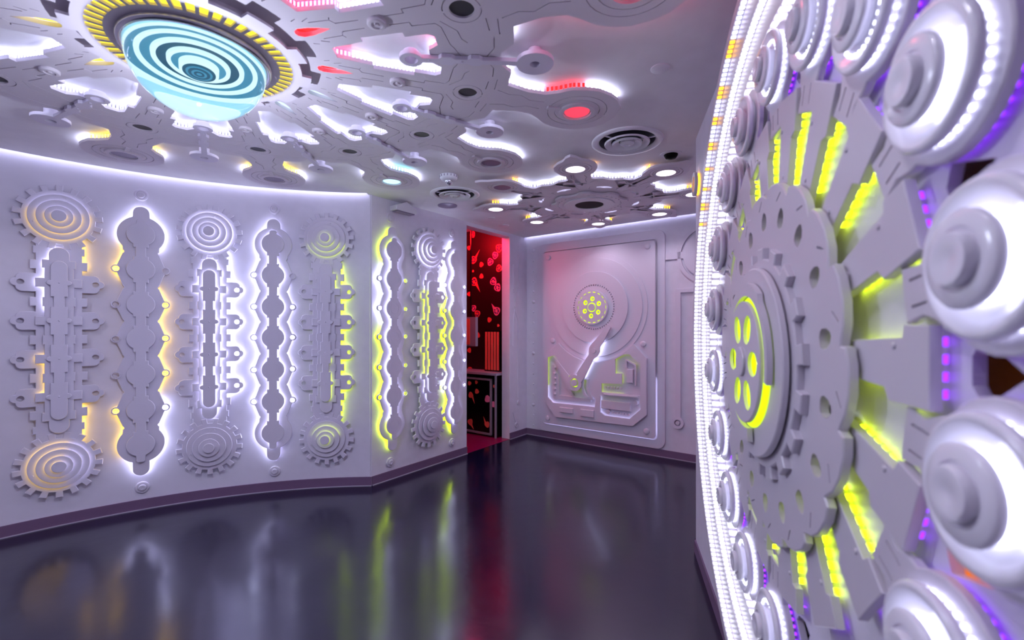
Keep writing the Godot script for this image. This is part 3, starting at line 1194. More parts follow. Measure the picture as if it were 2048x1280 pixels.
func build_drive_relief():
	var t = thing("disc_drive_relief", "large white relief of an opened disc drive with a lime lit hub", "relief", deeper(back_frame(), 1.7))
	var white := func(_p, _n): return 0
	var b := Build.new()
	var inner := round_rect(0.29, 0.19, 1.868, 2.53, 0.05)
	plate(b, round_rect(0.20, 0.09, 1.955, 2.64, 0.10), 0.0, 0.014, 0.002, [inner])
	put(b, "frame", "relief", t)
	b = Build.new()
	var bed := round_rect(0.305, 0.205, 1.853, 2.515, 0.045)
	plate(b, bed, 0.022, 0.032, 0.0015)
	put(b, "bed_plate", "relief", t)
	ribbon(t, bed, 0.020, 0.001, 0.020, func(p, n): return 12 if (n.y < -0.5 and p.x > 0.36) or (n.x > 0.5 and p.y < 0.9) or (n.x < -0.5 and p.y < 0.8) else -1)
	var c := Vector2(1.087, 1.755)
	b = Build.new()
	disc(b, c, 0.680, 0.032, 0.037, 0.0015, 80)
	put(b, "outer_rim", "relief", t)
	b = Build.new()
	disc(b, c, 0.620, 0.037, 0.043, 0.0015, 80)
	put(b, "platter", "relief", t)
	b = Build.new()
	var perf := []
	for i in 56:
		var a := 360.0 * i / 56
		perf.append(slot_at(pol(0.267, a, c), pol(0.285, a, c), 0.015))
	grooved_plate(b, circle(c, 0.448, 72), 0.043, 0.054, 0.0015, [], perf, 0.010)
	put(b, "platter_step", "relief", t)
	# perforated ring of the hub
	var hc := Vector2(1.072, 1.752)
	var holes := []
	for i in 6:
		holes.append(circle(pol(0.107, 85.0 + 60.0 * i, hc), 0.031, 20))
	for i in 18:
		var a := 20.0 * i
		var o := arc(hc, 0.186, a - 6.0, a + 6.0, 4)
		var o2 := arc(hc, 0.196, a + 6.0, a - 6.0, 4)
		o.append_array(o2)
		holes.append(o)
	holes.append(circle(hc, 0.060, 28))
	b = Build.new()
	plate(b, circle(hc, 0.216, 64), 0.062, 0.070, 0.0015, holes)
	var hub = put(b, "hub_plate", "relief", t)
	b = Build.new()
	annulus(b, hc, 0.0, 0.200, 0.0545, 0.0555, 48)
	put(b, "led_panel", "lime_light", hub)
	b = Build.new()
	annulus(b, hc, 0.200, 0.2155, 0.050, 0.062, 48)
	put(b, "hub_wall", "relief", hub)
	b = Build.new()
	disc(b, hc, 0.046, 0.052, 0.078, 0.002, 32)
	put(b, "hub_cap", "relief", hub)
	for i in 6:
		b = Build.new()
		disc(b, pol(0.107, 85.0 + 60.0 * i, hc), 0.011, 0.052, 0.066, 0.001, 16)
		put(b, "pin", "relief", hub)
	# electronics plate under the platter
	var o := PackedVector2Array([Vector2(0.379, 1.125)])
	for i in 17:
		o.append(pol(0.688, lerpf(222.0, 319.0, i / 16.0), c))
	for p in [[1.614, 1.294], [1.763, 1.142], [1.763, 0.479], [1.596, 0.33], [0.527, 0.313], [0.394, 0.463]]:
		o.append(Vector2(p[0], p[1]))
	var rl := pv([[0.409, 1.10], [0.409, 0.566], [0.49, 0.498], [1.104, 0.505], [1.117, 0.619], [1.03, 0.646], [1.0, 0.74], [0.995, 0.83], [0.90, 0.86], [0.74, 0.88], [0.62, 1.0], [0.52, 1.13]])
	var rr := pv([[1.375, 1.115], [1.49, 1.177], [1.555, 1.179], [1.689, 1.061], [1.689, 0.70], [1.194, 0.70], [1.194, 0.808], [1.46, 0.816], [1.46, 0.947], [1.375, 0.942]])
	var rb := pv([[1.175, 0.653], [1.677, 0.659], [1.694, 0.538], [1.555, 0.41], [1.239, 0.413], [1.175, 0.45]])
	b = Build.new()
	plate(b, o, 0.044, 0.056, 0.0015, [rl, rr, rb])
	put(b, "circuit_plate", "relief", t)
	b = Build.new()
	wall_loop(b, ccw(o), 0.032, 0.044, false)
	put(b, "circuit_plate_edge", "relief", t)
	ribbon(t, rl, -0.008, 0.034, 0.044, func(p, n): return 11 if p.y > 0.75 else 12)
	ribbon(t, rr, -0.008, 0.034, 0.044, func(p, n): return 11 if p.y > 1.0 or p.x < 1.48 else -1)
	ribbon(t, rb, -0.008, 0.034, 0.044, func(p, n): return 12 if n.y < 0.3 else -1)
	# bracket, bars and blocks
	b = Build.new()
	plate(b, pv([[0.468, 1.0], [0.476, 0.572], [0.505, 0.55], [1.04, 0.56], [1.05, 0.60], [0.578, 0.607], [0.571, 0.869]]), 0.032, 0.046)
	put(b, "corner_bracket", "relief", t)
	for y in [0.967, 0.891, 0.822, 0.753, 0.683, 0.614]:
		stud(t, Vector2(0.52, y), 0.018, 0.046, 0.012, "stud")
	b = Build.new()
	plate(b, pv([[0.50, 1.12], [0.53, 1.10], [0.74, 0.88], [0.72, 0.80], [0.80, 0.62], [0.83, 0.60], [0.69, 0.72], [0.675, 0.80]]), 0.046, 0.060)
	put(b, "strut", "relief", t)
	for w in [[0.93, 0.62], [1.0, 0.60]]:
		b = Build.new()
		var x: float = w[0]
		plate(b, pv([[x, 0.85], [x + 0.03, 0.85], [x + 0.02, 0.74], [x + 0.05, 0.66], [x + 0.09, w[1]], [x + 0.06, w[1] - 0.012], [x + 0.015, 0.65], [x - 0.01, 0.74]]), 0.046, 0.062)
		put(b, "cable", "relief", t)
	for r in [[1.185, 0.499, 1.561, 0.598, 0.052], [1.52, 0.84, 1.596, 1.0, 0.052], [0.606, 0.391, 0.803, 0.455, 0.068], [0.913, 0.374, 1.098, 0.462, 0.068]]:
		b = Build.new()
		plate(b, rect(r[0], r[1], r[2], r[3]), 0.032, r[4], 0.003)
		put(b, "chip", "relief", t)
	b = Build.new()
	plate(b, pv([[1.502, 1.121], [1.52, 1.121], [1.637, 1.06], [1.637, 0.812], [1.617, 0.812], [1.617, 1.045], [1.52, 1.098], [1.52, 1.02], [1.502, 1.02]]), 0.032, 0.05)
	put(b, "guard_rail", "relief", t)
	for i in 6:
		stud(t, Vector2(1.235 + i * 0.04, 0.765), 0.014, 0.032, 0.016, "stud")
	for i in 7:
		stud(t, Vector2(1.335 + i * 0.034, 0.457), 0.013, 0.032, 0.016, "stud")
	stud(t, Vector2(1.275, 0.461), 0.03, 0.032, 0.02, "stud")
	stud(t, Vector2(1.629, 0.607), 0.026, 0.032, 0.02, "stud")
	b = Build.new()
	bar(b, Vector2(1.23, 0.676), Vector2(1.66, 0.682), 0.018, 0.056, 0.064)
	put(b, "guard_rail", "relief", t)
	for q in [[1.763, 2.451], [1.712, 1.306], [0.47, 1.323], [1.751, 0.284], [0.387, 0.277], [0.40, 2.44]]:
		stud(t, Vector2(q[0], q[1]), 0.034, 0.032, 0.010, "bolt")
	# reading arm
	var am := pv([[1.287, 1.527], [1.307, 1.523], [1.336, 1.50], [1.245, 1.336], [1.194, 1.268], [1.188, 1.20], [1.155, 1.145], [1.104, 1.11], [0.975, 0.86], [0.93, 0.80], [0.87, 0.86], [0.875, 0.93], [1.039, 1.161], [1.04, 1.24], [1.075, 1.295], [1.13, 1.346]])
	b = Build.new()
	plate(b, am, 0.068, 0.080, 0.002)
	var arm = put(b, "reading_arm", "relief", t)
	ribbon(t, am, 0.012, 0.052, 0.068, func(p, n): return 13 if p.y < 1.34 and p.y > 0.88 else -1)
	round_all("relief", arm, "pivot_cap", Vector2(1.113, 1.212), 0.03, 0.080, 0.086)
	var pc := Vector2(0.83, 0.79)
	b = Build.new()
	annulus(b, pc, 0.058, 0.105, 0.056, 0.074, 40)
	var pr = put(b, "pivot_ring", "relief", t)
	b = Build.new()
	annulus(b, pc, 0.0, 0.057, 0.047, 0.049, 32)
	put(b, "led_panel", "lime_light", pr)
	round_all("relief", pr, "pivot_pin", pc, 0.043, 0.049, 0.082)
	ribbon(pr, circle(pc, 0.105, 36), 0.006, 0.046, 0.056, func(p, n): return 11)
	# pipework between the drive relief and the gear wall
	t = thing("pipe_relief", "thin pipe relief ending in a round eyelet, right of the drive relief", "relief", deeper(back_frame(), 1.7))
	b = Build.new()
	plate(b, pv([[2.075, 0.47], [2.13, 0.47], [2.13, 1.893], [2.62, 1.893], [2.62, 1.935], [2.075, 1.935]]), 0.0, 0.014, 0.002)
	put(b, "pipe", "relief", t)
	b = Build.new()
	annulus(b, Vector2(2.098, 0.42), 0.036, 0.066, 0.0, 0.018, 36)
	put(b, "eyelet", "relief", t)
	stud(t, Vector2(2.098, 0.42), 0.024, 0.0, 0.02, "eyelet_pin")
	t = thing("round_panel_relief", "round raised panel partly hidden behind the gear wall", "relief", deeper(back_frame(), 1.7))
	b = Build.new()
	disc(b, Vector2(2.42, 2.31), 0.26, 0.0, 0.022, 0.002, 64)
	put(b, "disc", "relief", t)
	b = Build.new()
	annulus(b, Vector2(2.42, 2.31), 0.29, 0.33, 0.0, 0.012, 64)
	put(b, "ring", "relief", t)
	b = Build.new()
	plate(b, pv([[1.957, 2.275], [2.17, 2.275], [2.17, 2.355], [1.957, 2.355]]), 0.0, 0.012, 0.002)
	put(b, "link_bar", "relief", t)
	# rivets in the corner
	var w = get_node("wall_back")
	for i in 18:
		var big := i % 5 == 2
		var bb := Build.new()
		var r := 0.024 if big else 0.014
		lathe(bb, [[r, 0.0], [r * 0.8, r * 0.4], [r * 0.3, r * 0.6], [0.0, r * 0.62]], 14)
		var o2 = put(bb, "rivet", "relief", w)
		o2.position = Vector3(0.118, 0.135 + i * 0.1435, 0.0)
	# thin circuit lines on the narrow wall by the doorway
	t = thing("circuit_line_relief", "thin circuit line relief on the narrow wall beside the doorway", "relief", deeper(flat_frame(), 1.7))
	for ln in [[[2.40, 2.47], [2.40, 2.1], [2.33, 1.9], [2.33, 1.82]], [[2.27, 2.35], [2.27, 2.05], [2.31, 1.95], [2.31, 1.80]], [[2.30, 1.75], [2.38, 1.60], [2.38, 0.54]], [[2.262, 0.352], [2.321, 0.212]], [[2.30, 1.75], [2.27, 1.55], [2.27, 1.25]]]:
		b = Build.new()
		for i in ln.size() - 1:
			bar(b, Vector2(ln[i][0], ln[i][1]), Vector2(ln[i + 1][0], ln[i + 1][1]), 0.010, 0.0, 0.005, 0.001)
		put(b, "line", "relief", t)
	for q in [[2.388, 0.47, 0.034], [2.34, 0.17, 0.034], [2.28, 2.0, 0.025], [2.313, 1.79, 0.02], [2.38, 1.45, 0.018]]:
		var bb := Build.new()
		lathe(bb, [[q[2], 0.0], [q[2], 0.008], [q[2] * 0.6, 0.008], [q[2] * 0.55, 0.004], [q[2] * 0.3, 0.004], [q[2] * 0.28, 0.009], [0.0, 0.009]], 20)
		var o3 = put(bb, "node", "relief", t)
		o3.position = Vector3(q[0], q[1], 0.0)

# ------------------------------------------------------------------ the large dial on the ceiling
const DIAL := Vector2(-1.356, 1.962)
const PETAL := [[0.993, 2.6], [1.038, 4.6], [1.035, 7.8], [1.01, 8.8], [0.912, 8.2], [0.912, 10.0], [0.724, 9.0], [0.724, 6.9], [0.575, 3.4]]
const DROP := [[0.472, 0.0], [0.478, 1.9], [0.497, 2.9], [0.54, 2.5], [0.59, 1.2], [0.634, 0.0]]
const RIM := [[2.05, 0.0], [2.035, 2.9], [1.975, 5.1], [1.92, 6.2], [1.84, 7.1], [1.77, 7.1], [1.70, 6.6], [1.64, 5.1], [1.58, 4.0], [1.485, 4.1], [1.37, 5.6], [1.365, 10.3], [1.31, 13.0], [1.30, 15.0]]

func half_plate(b: Build, pts: PackedVector2Array, seam: float, z0: float, z1: float, grooves := [], depth := 0.007):
	# one half of a sector and its mirror image; edges on the two axes carry no side wall
	for s in [1.0, -1.0]:
		var p := PackedVector2Array()
		for q in pts:
			p.append(Vector2(q.x, q.y * s))
		p = ccw(p)
		var skip := []
		for i in p.size():
			var hit := true
			for w in [p[i], p[(i + 1) % p.size()]]:
				var a := absf(rad_to_deg(w.angle()))
				if a > 0.02 and absf(a - seam) > 0.02:
					hit = false
			var a1 := absf(rad_to_deg(p[i].angle()))
			var a2 := absf(rad_to_deg(p[(i + 1) % p.size()].angle()))
			skip.append(hit and absf(a1 - a2) < 0.05)
		wall_loop(b, p, z0, z1, false, 0.0, skip)
		var gs := []
		for g in grooves:
			var m := PackedVector2Array()
			for w in g:
				m.append(Vector2(w.x, w.y * s))
			gs.append(m)
		face(b, p, z1, 1.0, cut_grooves(b, p, z1, [], gs, depth))
		face(b, p, z0, -1.0)

func groove_set(lines: Array, rings: Array, w: float) -> Array:
	var out := []
	for ln in lines:
		out.append(channel(polar_line(ln), w))
	for q in rings:
		out.append(channel(arc(Vector2(q[0], 0), q[1], 4.0, 176.0, 14), w))
	return out

func full_petal(sh := 0.0) -> PackedVector2Array:
	var o := PackedVector2Array()
	for p in PETAL:
		o.append(pol(p[0], p[1]))
	for i in range(PETAL.size() - 1, -1, -1):
		o.append(pol(PETAL[i][0], -PETAL[i][1]))
	return o

func down_light(parent, at: Vector3, c: Color, energy: float, size: float, angle := 70.0):
	var l = lamp(parent, at, c, energy, size, angle)
	l.rotation.x = PI
	return l

func build_ceiling_dial():
	var fr := ceil_frame(DIAL.x, DIAL.y, CEIL_Y)
	var t = thing("ceiling_dial_panel", "large dial shaped ceiling panel with lit wing cutouts around the glass dome", "ceiling panel", fr)
	var pts := PackedVector2Array()
	pts.append(pol(0.30, 0))
	for p in DROP:
		pts.append(pol(p[0], p[1]))
	for i in 13:
		pts.append(pol(0.049, 180.0 - i * 15.0, Vector2(1.188, 0)))
	for p in RIM:
		pts.append(pol(p[0], p[1]))
	pts.append(pol(0.993, 15))
	for p in PETAL:
		pts.append(pol(p[0], 15.0 - p[1]))
	pts.append(pol(0.575, 15))
	for i in 5:
		pts.append(pol(0.30, 15.0 - i * 3.6))
	var cuts := groove_set([[[0.569, 5.2], [0.658, 4.2], [0.67, 2.2], [0.77, 1.8]], [[0.878, 1.7], [0.962, 1.6], [0.964, 2.9], [1.061, 2.9], [1.079, 4.3], [1.093, 10.5], [1.104, 11.4], [1.132, 14.8]],
		[[1.268, 2.9], [1.269, 6.3]], [[1.312, 3.4], [1.309, 7.5]], [[1.283, 8.3], [1.279, 11.6], [1.24, 14.8]], [[1.084, 2.4], [1.127, 5.1], [1.139, 5.9], [1.146, 8.5], [1.168, 9.8]],
		[[1.33, 3.3], [1.40, 2.2], [1.46, 2.6], [1.52, 1.2], [1.60, 1.4]], [[1.10, 5.4], [1.08, 0.6]], [[0.51, 8.0], [0.535, 8.6]], [[0.55, 6.4], [0.585, 7.4]], [[0.66, 4.4], [0.668, 5.4]]], [[1.188, 0.075], [1.188, 0.104], [1.814, 0.125], [1.814, 0.165], [0.836, 0.052]], 0.004)
	var b := Build.new()
	half_plate(b, pts, 15.0, 0.030, 0.048, cuts)
	var seg := b.mesh()
	var petal := full_petal()
	var rim_line := PackedVector2Array()
	for i in range(RIM.size() - 1, -1, -1):
		rim_line.append(pol(RIM[i][0], -RIM[i][1]))
	for i in range(1, RIM.size()):
		rim_line.append(pol(RIM[i][0], RIM[i][1]))
	var drop := PackedVector2Array()
	for p in DROP:
		drop.append(pol(p[0], p[1]))
	for i in range(DROP.size() - 2, 0, -1):
		drop.append(pol(DROP[i][0], -DROP[i][1]))
	for k in 12:
		var la := 18.5 + 30.0 * k     # lamp axis, measured on plan from the right towards ahead
		var s = put(seg, "panel_segment", "panel", t)
		s.rotation.z = deg_to_rad(-la)
		# light behind the outer rim
		var rim_pick := func(p, n):
			var r: float = p.length()
			var side: float = -rad_to_deg(p.angle())
			if k == 0 and r > 1.58 and r < 1.78 and side < 0:
				return 4
			if k == 11 and r > 1.4:
				return 7
			if k in [3, 4] and r > 1.52 and r < 1.7:
				return 1
			if k == 2 and side < 0 and r > 1.6 and r < 1.75:
				return 8
			return 0 if r > 1.33 and r < 2.0 else -1
		ribbon(s, rim_line, 0.010, 0.004, 0.028, rim_pick, 0.028, false)
		# drop shaped slot
		var dc: int = {0: 4, 11: 4, 1: 6, 2: 0, 5: 1, 6: 1}.get(k, 6)
		var db := Build.new()
		plate(db, drop, 0.024, 0.028, 0.0)
		put(db, "slot_light", M["slot_light"] if dc == 1 else LED[dc] if dc == 4 else M["dome_white_light"], s)
	for k in 12:
		var pa := 3.5 + 30.0 * k
		var holder := Node3D.new()
		holder.name = "wing_cutout_light"
		holder.rotation.z = deg_to_rad(-pa)
		t.add_child(holder, true)
		var pick := func(p, n):
			var r: float = p.length()
			if k == 0:
				return 7 if r < 0.63 or (r > 0.93 and p.y > 0.05) else 10
			if k == 11:
				return 7 if r < 0.72 else 10
			return 10
		ribbon(holder, petal, -0.010, 0.004, 0.028, pick, 0.018)
	# unseen lamps on the dial pods out of view, placed to light the room
	for k in range(5, 11):
		b = Build.new()
		disc(b, pol(1.814, -(18.5 + 30.0 * k)), 0.070, 0.048, 0.052, 0.001, 32)
		put(b, "unseen_pod_light", "lamp_white", t)
		var pp := pol(1.814, -(18.5 + 30.0 * k))
		down_light(t, Vector3(pp.x, pp.y, 0.06), Color(0.93, 0.92, 1.0), 0.42, 0.065)
	# piston arms over the wings
	var am := PackedVector2Array()
	for i in 19:
		am.append(pol(0.052, 20.0 + i * 17.8, Vector2(0.908, 0)))
	var up := []
	for p in [[0.96, -0.016], [1.03, -0.016], [1.045, -0.030], [1.088, -0.030], [1.105, -0.016], [1.16, -0.016], [1.175, -0.028], [1.212, -0.028], [1.226, -0.016], [1.382, -0.016]]:
		up.append(Vector2(p[0], p[1]))
	for p in up:
		am.append(p)
	for i in 19:
		am.append(pol(0.086, -168.0 + i * 18.67, Vector2(1.463, 0)))
	for i in range(up.size() - 1, -1, -1):
		am.append(Vector2(up[i].x, -up[i].y))
	b = Build.new()
	plate(b, am, 0.050, 0.068, 0.0015, [circle(Vector2(0.908, 0), 0.029, 24), circle(Vector2(1.463, 0), 0.024, 20)])
	var arm_mesh := b.mesh()
	var arm_words := ["reaching towards the red lit rim, with the pink wing cutout", "over the long white wing cutout next to the pink one", "third counting from the pink wing cutout, above the smoke beacon", "over the wing cutout just right of the dome's lowest edge", "straight below the glass dome, its end ring near the curved wall", "over the wing cutout left of the glass dome"]
	for k in 6:
		var a = thing("piston_arm", "white piston arm " + arm_words[k], "piston arm", fr * Transform3D(Basis(Vector3(0, 0, 1), deg_to_rad(-(3.5 + 30.0 * k))), Vector3.ZERO), "piston arms of the ceiling dial")
		put(arm_mesh, "arm_plate", "relief", a)
		b = Build.new()
		disc(b, Vector2(0.99, 0), 0.007, 0.068, 0.071, 0.001, 10)
		put(b, "rivet", "relief", a)
		b = Build.new()
		disc(b, Vector2(1.13, 0), 0.006, 0.068, 0.071, 0.001, 10)
		put(b, "rivet", "relief", a)
		b = Build.new()
		annulus(b, Vector2(0.908, 0), 0.0295, 0.034, 0.030, 0.050, 24)
		put(b, "standoff", "relief", a)
		b = Build.new()
		annulus(b, Vector2(1.463, 0), 0.026, 0.031, 0.001, 0.050, 24)
		put(b, "standoff", "relief", a)
	# pods: lamps, recessed holes, knobs
	var lamp_words := {11: ["lamp_pink", "pink round lamp cut by the picture's upper edge", "lamp"], 0: ["lamp_pink", "pink round lamp beside the red lit rim of the ceiling dial", "lamp"], 1: ["off_lens", "unlit grey round lamp on the dial pod above the doorway side", "lamp"], 2: ["lamp_cyan", "pale cyan round lamp on the dial pod near the wall's bend", "lamp"], 3: ["off_lens", "unlit round lamp on the dial pod nearest the curved wall's middle", "lamp"], 4: ["off_lens", "unlit round lamp on the dial pod left below the glass dome", "lamp"]}
	for k in lamp_words:
		var w = lamp_words[k]
		var a = thing("pod_lamp", w[1], "lamp", fr * Transform3D(Basis(Vector3(0, 0, 1), deg_to_rad(-(18.5 + 30.0 * k))), Vector3.ZERO), "round lamps on the ceiling dial pods")
		b = Build.new()
		annulus(b, Vector2(1.814, 0), 0.078, 0.102, 0.048, 0.060, 48)
		bar(b, Vector2(1.72, 0), Vector2(1.635, 0), 0.028, 0.048, 0.058)
		put(b, "bezel", "panel", a)
		b = Build.new()
		disc(b, Vector2(1.814, 0), 0.070, 0.048, 0.052, 0.001, 40)
		put(b, "lamp_lens", w[0], a)
		if w[0] != "off_lens":
			down_light(a, Vector3(1.814, 0, 0.06), Color(1, 0.35, 0.45) if w[0] == "lamp_pink" else Color(0.75, 0.95, 1.0), 0.06, 0.065)
	var hole_words := {11: "dark recessed hole near the picture's upper edge", 0: "dark recessed hole between the two long wing cutouts", 1: "dark recessed hole left of the white rim glow", 2: "dark recessed hole right below the dome's wings", 3: "dark recessed hole right of the arm below the dome", 4: "dark recessed hole left below the glass dome", 5: "dark recessed hole cut by the picture's side edge"}
	for k in hole_words:
		var a = thing("recessed_hole", hole_words[k] + " in the ceiling dial", "recessed fitting", fr * Transform3D(Basis(Vector3(0, 0, 1), deg_to_rad(-(18.5 + 30.0 * k))), Vector3.ZERO), "dark recessed holes of the ceiling dial")
		b = Build.new()
		annulus(b, Vector2(1.188, 0), 0.0485, 0.052, 0.001, 0.030, 32)
		put(b, "sleeve", "relief", a)
		b = Build.new()
		disc(b, Vector2(1.188, 0), 0.0488, 0.036, 0.040, 0.0, 32)
		put(b, "baffle", "baffle", a)
	var knob_words := {11: "above the pink wing cutout", 0: "between the pink wing cutout and the next one", 1: "between the second and third wing cutouts from the pink one", 2: "right of the wing cutout below the dome's right side", 3: "right of the arm below the glass dome", 4: "left of the arm below the glass dome", 5: "left of the dome between two wing cutouts"}
	for k in knob_words:
		b = Build.new()
		lathe(b, [[0.037, 0.048], [0.037, 0.060], [0.034, 0.063], [0.022, 0.063], [0.021, 0.058], [0.010, 0.058], [0.009, 0.064], [0.0, 0.064]], 32, Vector2(0.836, 0))
		single(b, "ceiling_boss", "panel", "small round boss " + knob_words[k], "knob", fr * Transform3D(Basis(Vector3(0, 0, 1), deg_to_rad(-(18.5 + 30.0 * k))), Vector3.ZERO), "small bosses of the ceiling dial")
	build_dome(fr)

func build_dome(fr: Transform3D):
	var t = thing("dome_light", "glowing glass dome light with a ring of yellow slots", "ceiling light", fr)
	var an := []
	var ri := []
	var ro := []
	for k in 12:
		var a0 := 1.0 + 30.0 * k
		for q in [[-7.4, 0.405], [-6.8, 0.445], [-3.4, 0.445], [0.0, 0.445], [3.4, 0.445], [6.8, 0.445], [7.4, 0.405], [11.0, 0.405], [15.0, 0.405], [19.0, 0.405]]:
			an.append(-(a0 + q[0])); ri.append(0.366); ro.append(q[1])
	an.reverse(); ri.reverse(); ro.reverse()
	var b := Build.new()
	ring_plate(b, an, ri, ro, 0.071, 0.082)
	put(b, "toothed_ring", "panel", t)
	b = Build.new()
	annulus(b, Vector2.ZERO, 0.262, 0.312, 0.071, 0.082, 72)
	put(b, "inner_ring", "panel", t)
	for k in 51:
		b = Build.new()
		var a := 360.0 / 51 * k
		ring_plate(b, [a - 1.15, a, a + 1.15], [0.312, 0.312, 0.312], [0.366, 0.366, 0.366], 0.071, 0.082, Vector2.ZERO, false)
		put(b, "slot_rib", "panel", t)
	b = Build.new()
	annulus(b, Vector2.ZERO, 0.300, 0.378, 0.066, 0.070, 72)
	put(b, "slot_light", "slot_light", t)
	b = Build.new()
	annulus(b, Vector2.ZERO, 0.378, 0.392, 0.048, 0.071, 72)
	put(b, "ring_mount", "panel", t)
	# stepped reflector inside the glass
	for q in [[0.228, 0.257, 0.088, "dome_white_light"], [0.205, 0.228, 0.086, "dome_pale_light"], [0.192, 0.205, 0.092, "dome_white_light"], [0.168, 0.192, 0.090, "dome_cyan_light"], [0.154, 0.168, 0.098, "dome_white_light"], [0.128, 0.154, 0.096, "dome_cyan_light"], [0.114, 0.128, 0.106, "dome_white_light"], [0.088, 0.114, 0.104, "dome_deep_light"], [0.076, 0.088, 0.116, "dome_white_light"], [0.056, 0.076, 0.114, "dome_cyan_light"]]:
		b = Build.new()
		annulus(b, Vector2.ZERO, q[0], q[1], 0.070, q[2], 64)
		put(b, "reflector_ring_light", q[3], t)
	for q in [[0.047, 0.056, 0.136, "dome_white_light"], [0.038, 0.047, 0.139, "dome_deep_light"], [0.031, 0.038, 0.141, "dome_cyan_light"], [0.022, 0.031, 0.142, "dome_deep_light"], [0.015, 0.022, 0.143, "dome_cyan_light"], [0.008, 0.015, 0.144, "dome_deep_light"], [0.0, 0.008, 0.1435, "dome_cyan_light"]]:
		b = Build.new()
		annulus(b, Vector2.ZERO, q[0], q[1], 0.070, q[2], 40)
		put(b, "lens_ring_light", q[3], t)
	b = Build.new()
	lathe(b, [[0.258, 0.082], [0.258, 0.104], [0.266, 0.108], [0.276, 0.104], [0.280, 0.094], [0.280, 0.082]], 72)
	put(b, "dome_rim", "metal", t)
	b = Build.new()
	var prof := [[0.0, 0.064]]
	prof.append([0.2575, 0.064])
	prof.append([0.2575, 0.104])
	for i in range(1, 25):
		var a := PI / 2 * i / 24.0
		prof.append([0.2575 * cos(a), 0.104 + 0.236 * sin(a)])
	prof.reverse()
	for p in prof:
		p[0] = maxf(p[0], 0.0)
	lathe(b, prof, 96)
	put(b, "glass_dome", "dome_glass", t)
	var al := AreaLight3D.new()
	al.name = "lamp_light"
	al.area_size = Vector2(0.34, 0.34)
	al.area_normalize_energy = true
	al.light_color = Color(0.85, 0.87, 1.0)
	al.light_energy = 1.1
	al.area_range = 20.0
	al.shadow_enabled = true
	al.position = Vector3(0, 0, 0.345)
	al.rotation.x = PI
	t.add_child(al, true)
	lamp(t, Vector3(0, 0, 0.46), Color(0.88, 0.91, 1.0), 0.42, 0.012)

# ------------------------------------------------------------------ the smaller dial at the back of the ceiling
const DIAL2 := Vector2(0.7455, 4.372)
const RIM2 := [[1.207, 0.0], [1.175, 1.9], [1.122, 3.4], [1.08, 6.2], [1.02, 8.9], [0.95, 10.1], [0.85, 9.2], [0.79, 7.2], [0.70, 7.8], [0.687, 9.5], [0.69, 15.5], [0.655, 20.5], [0.655, 22.5]]

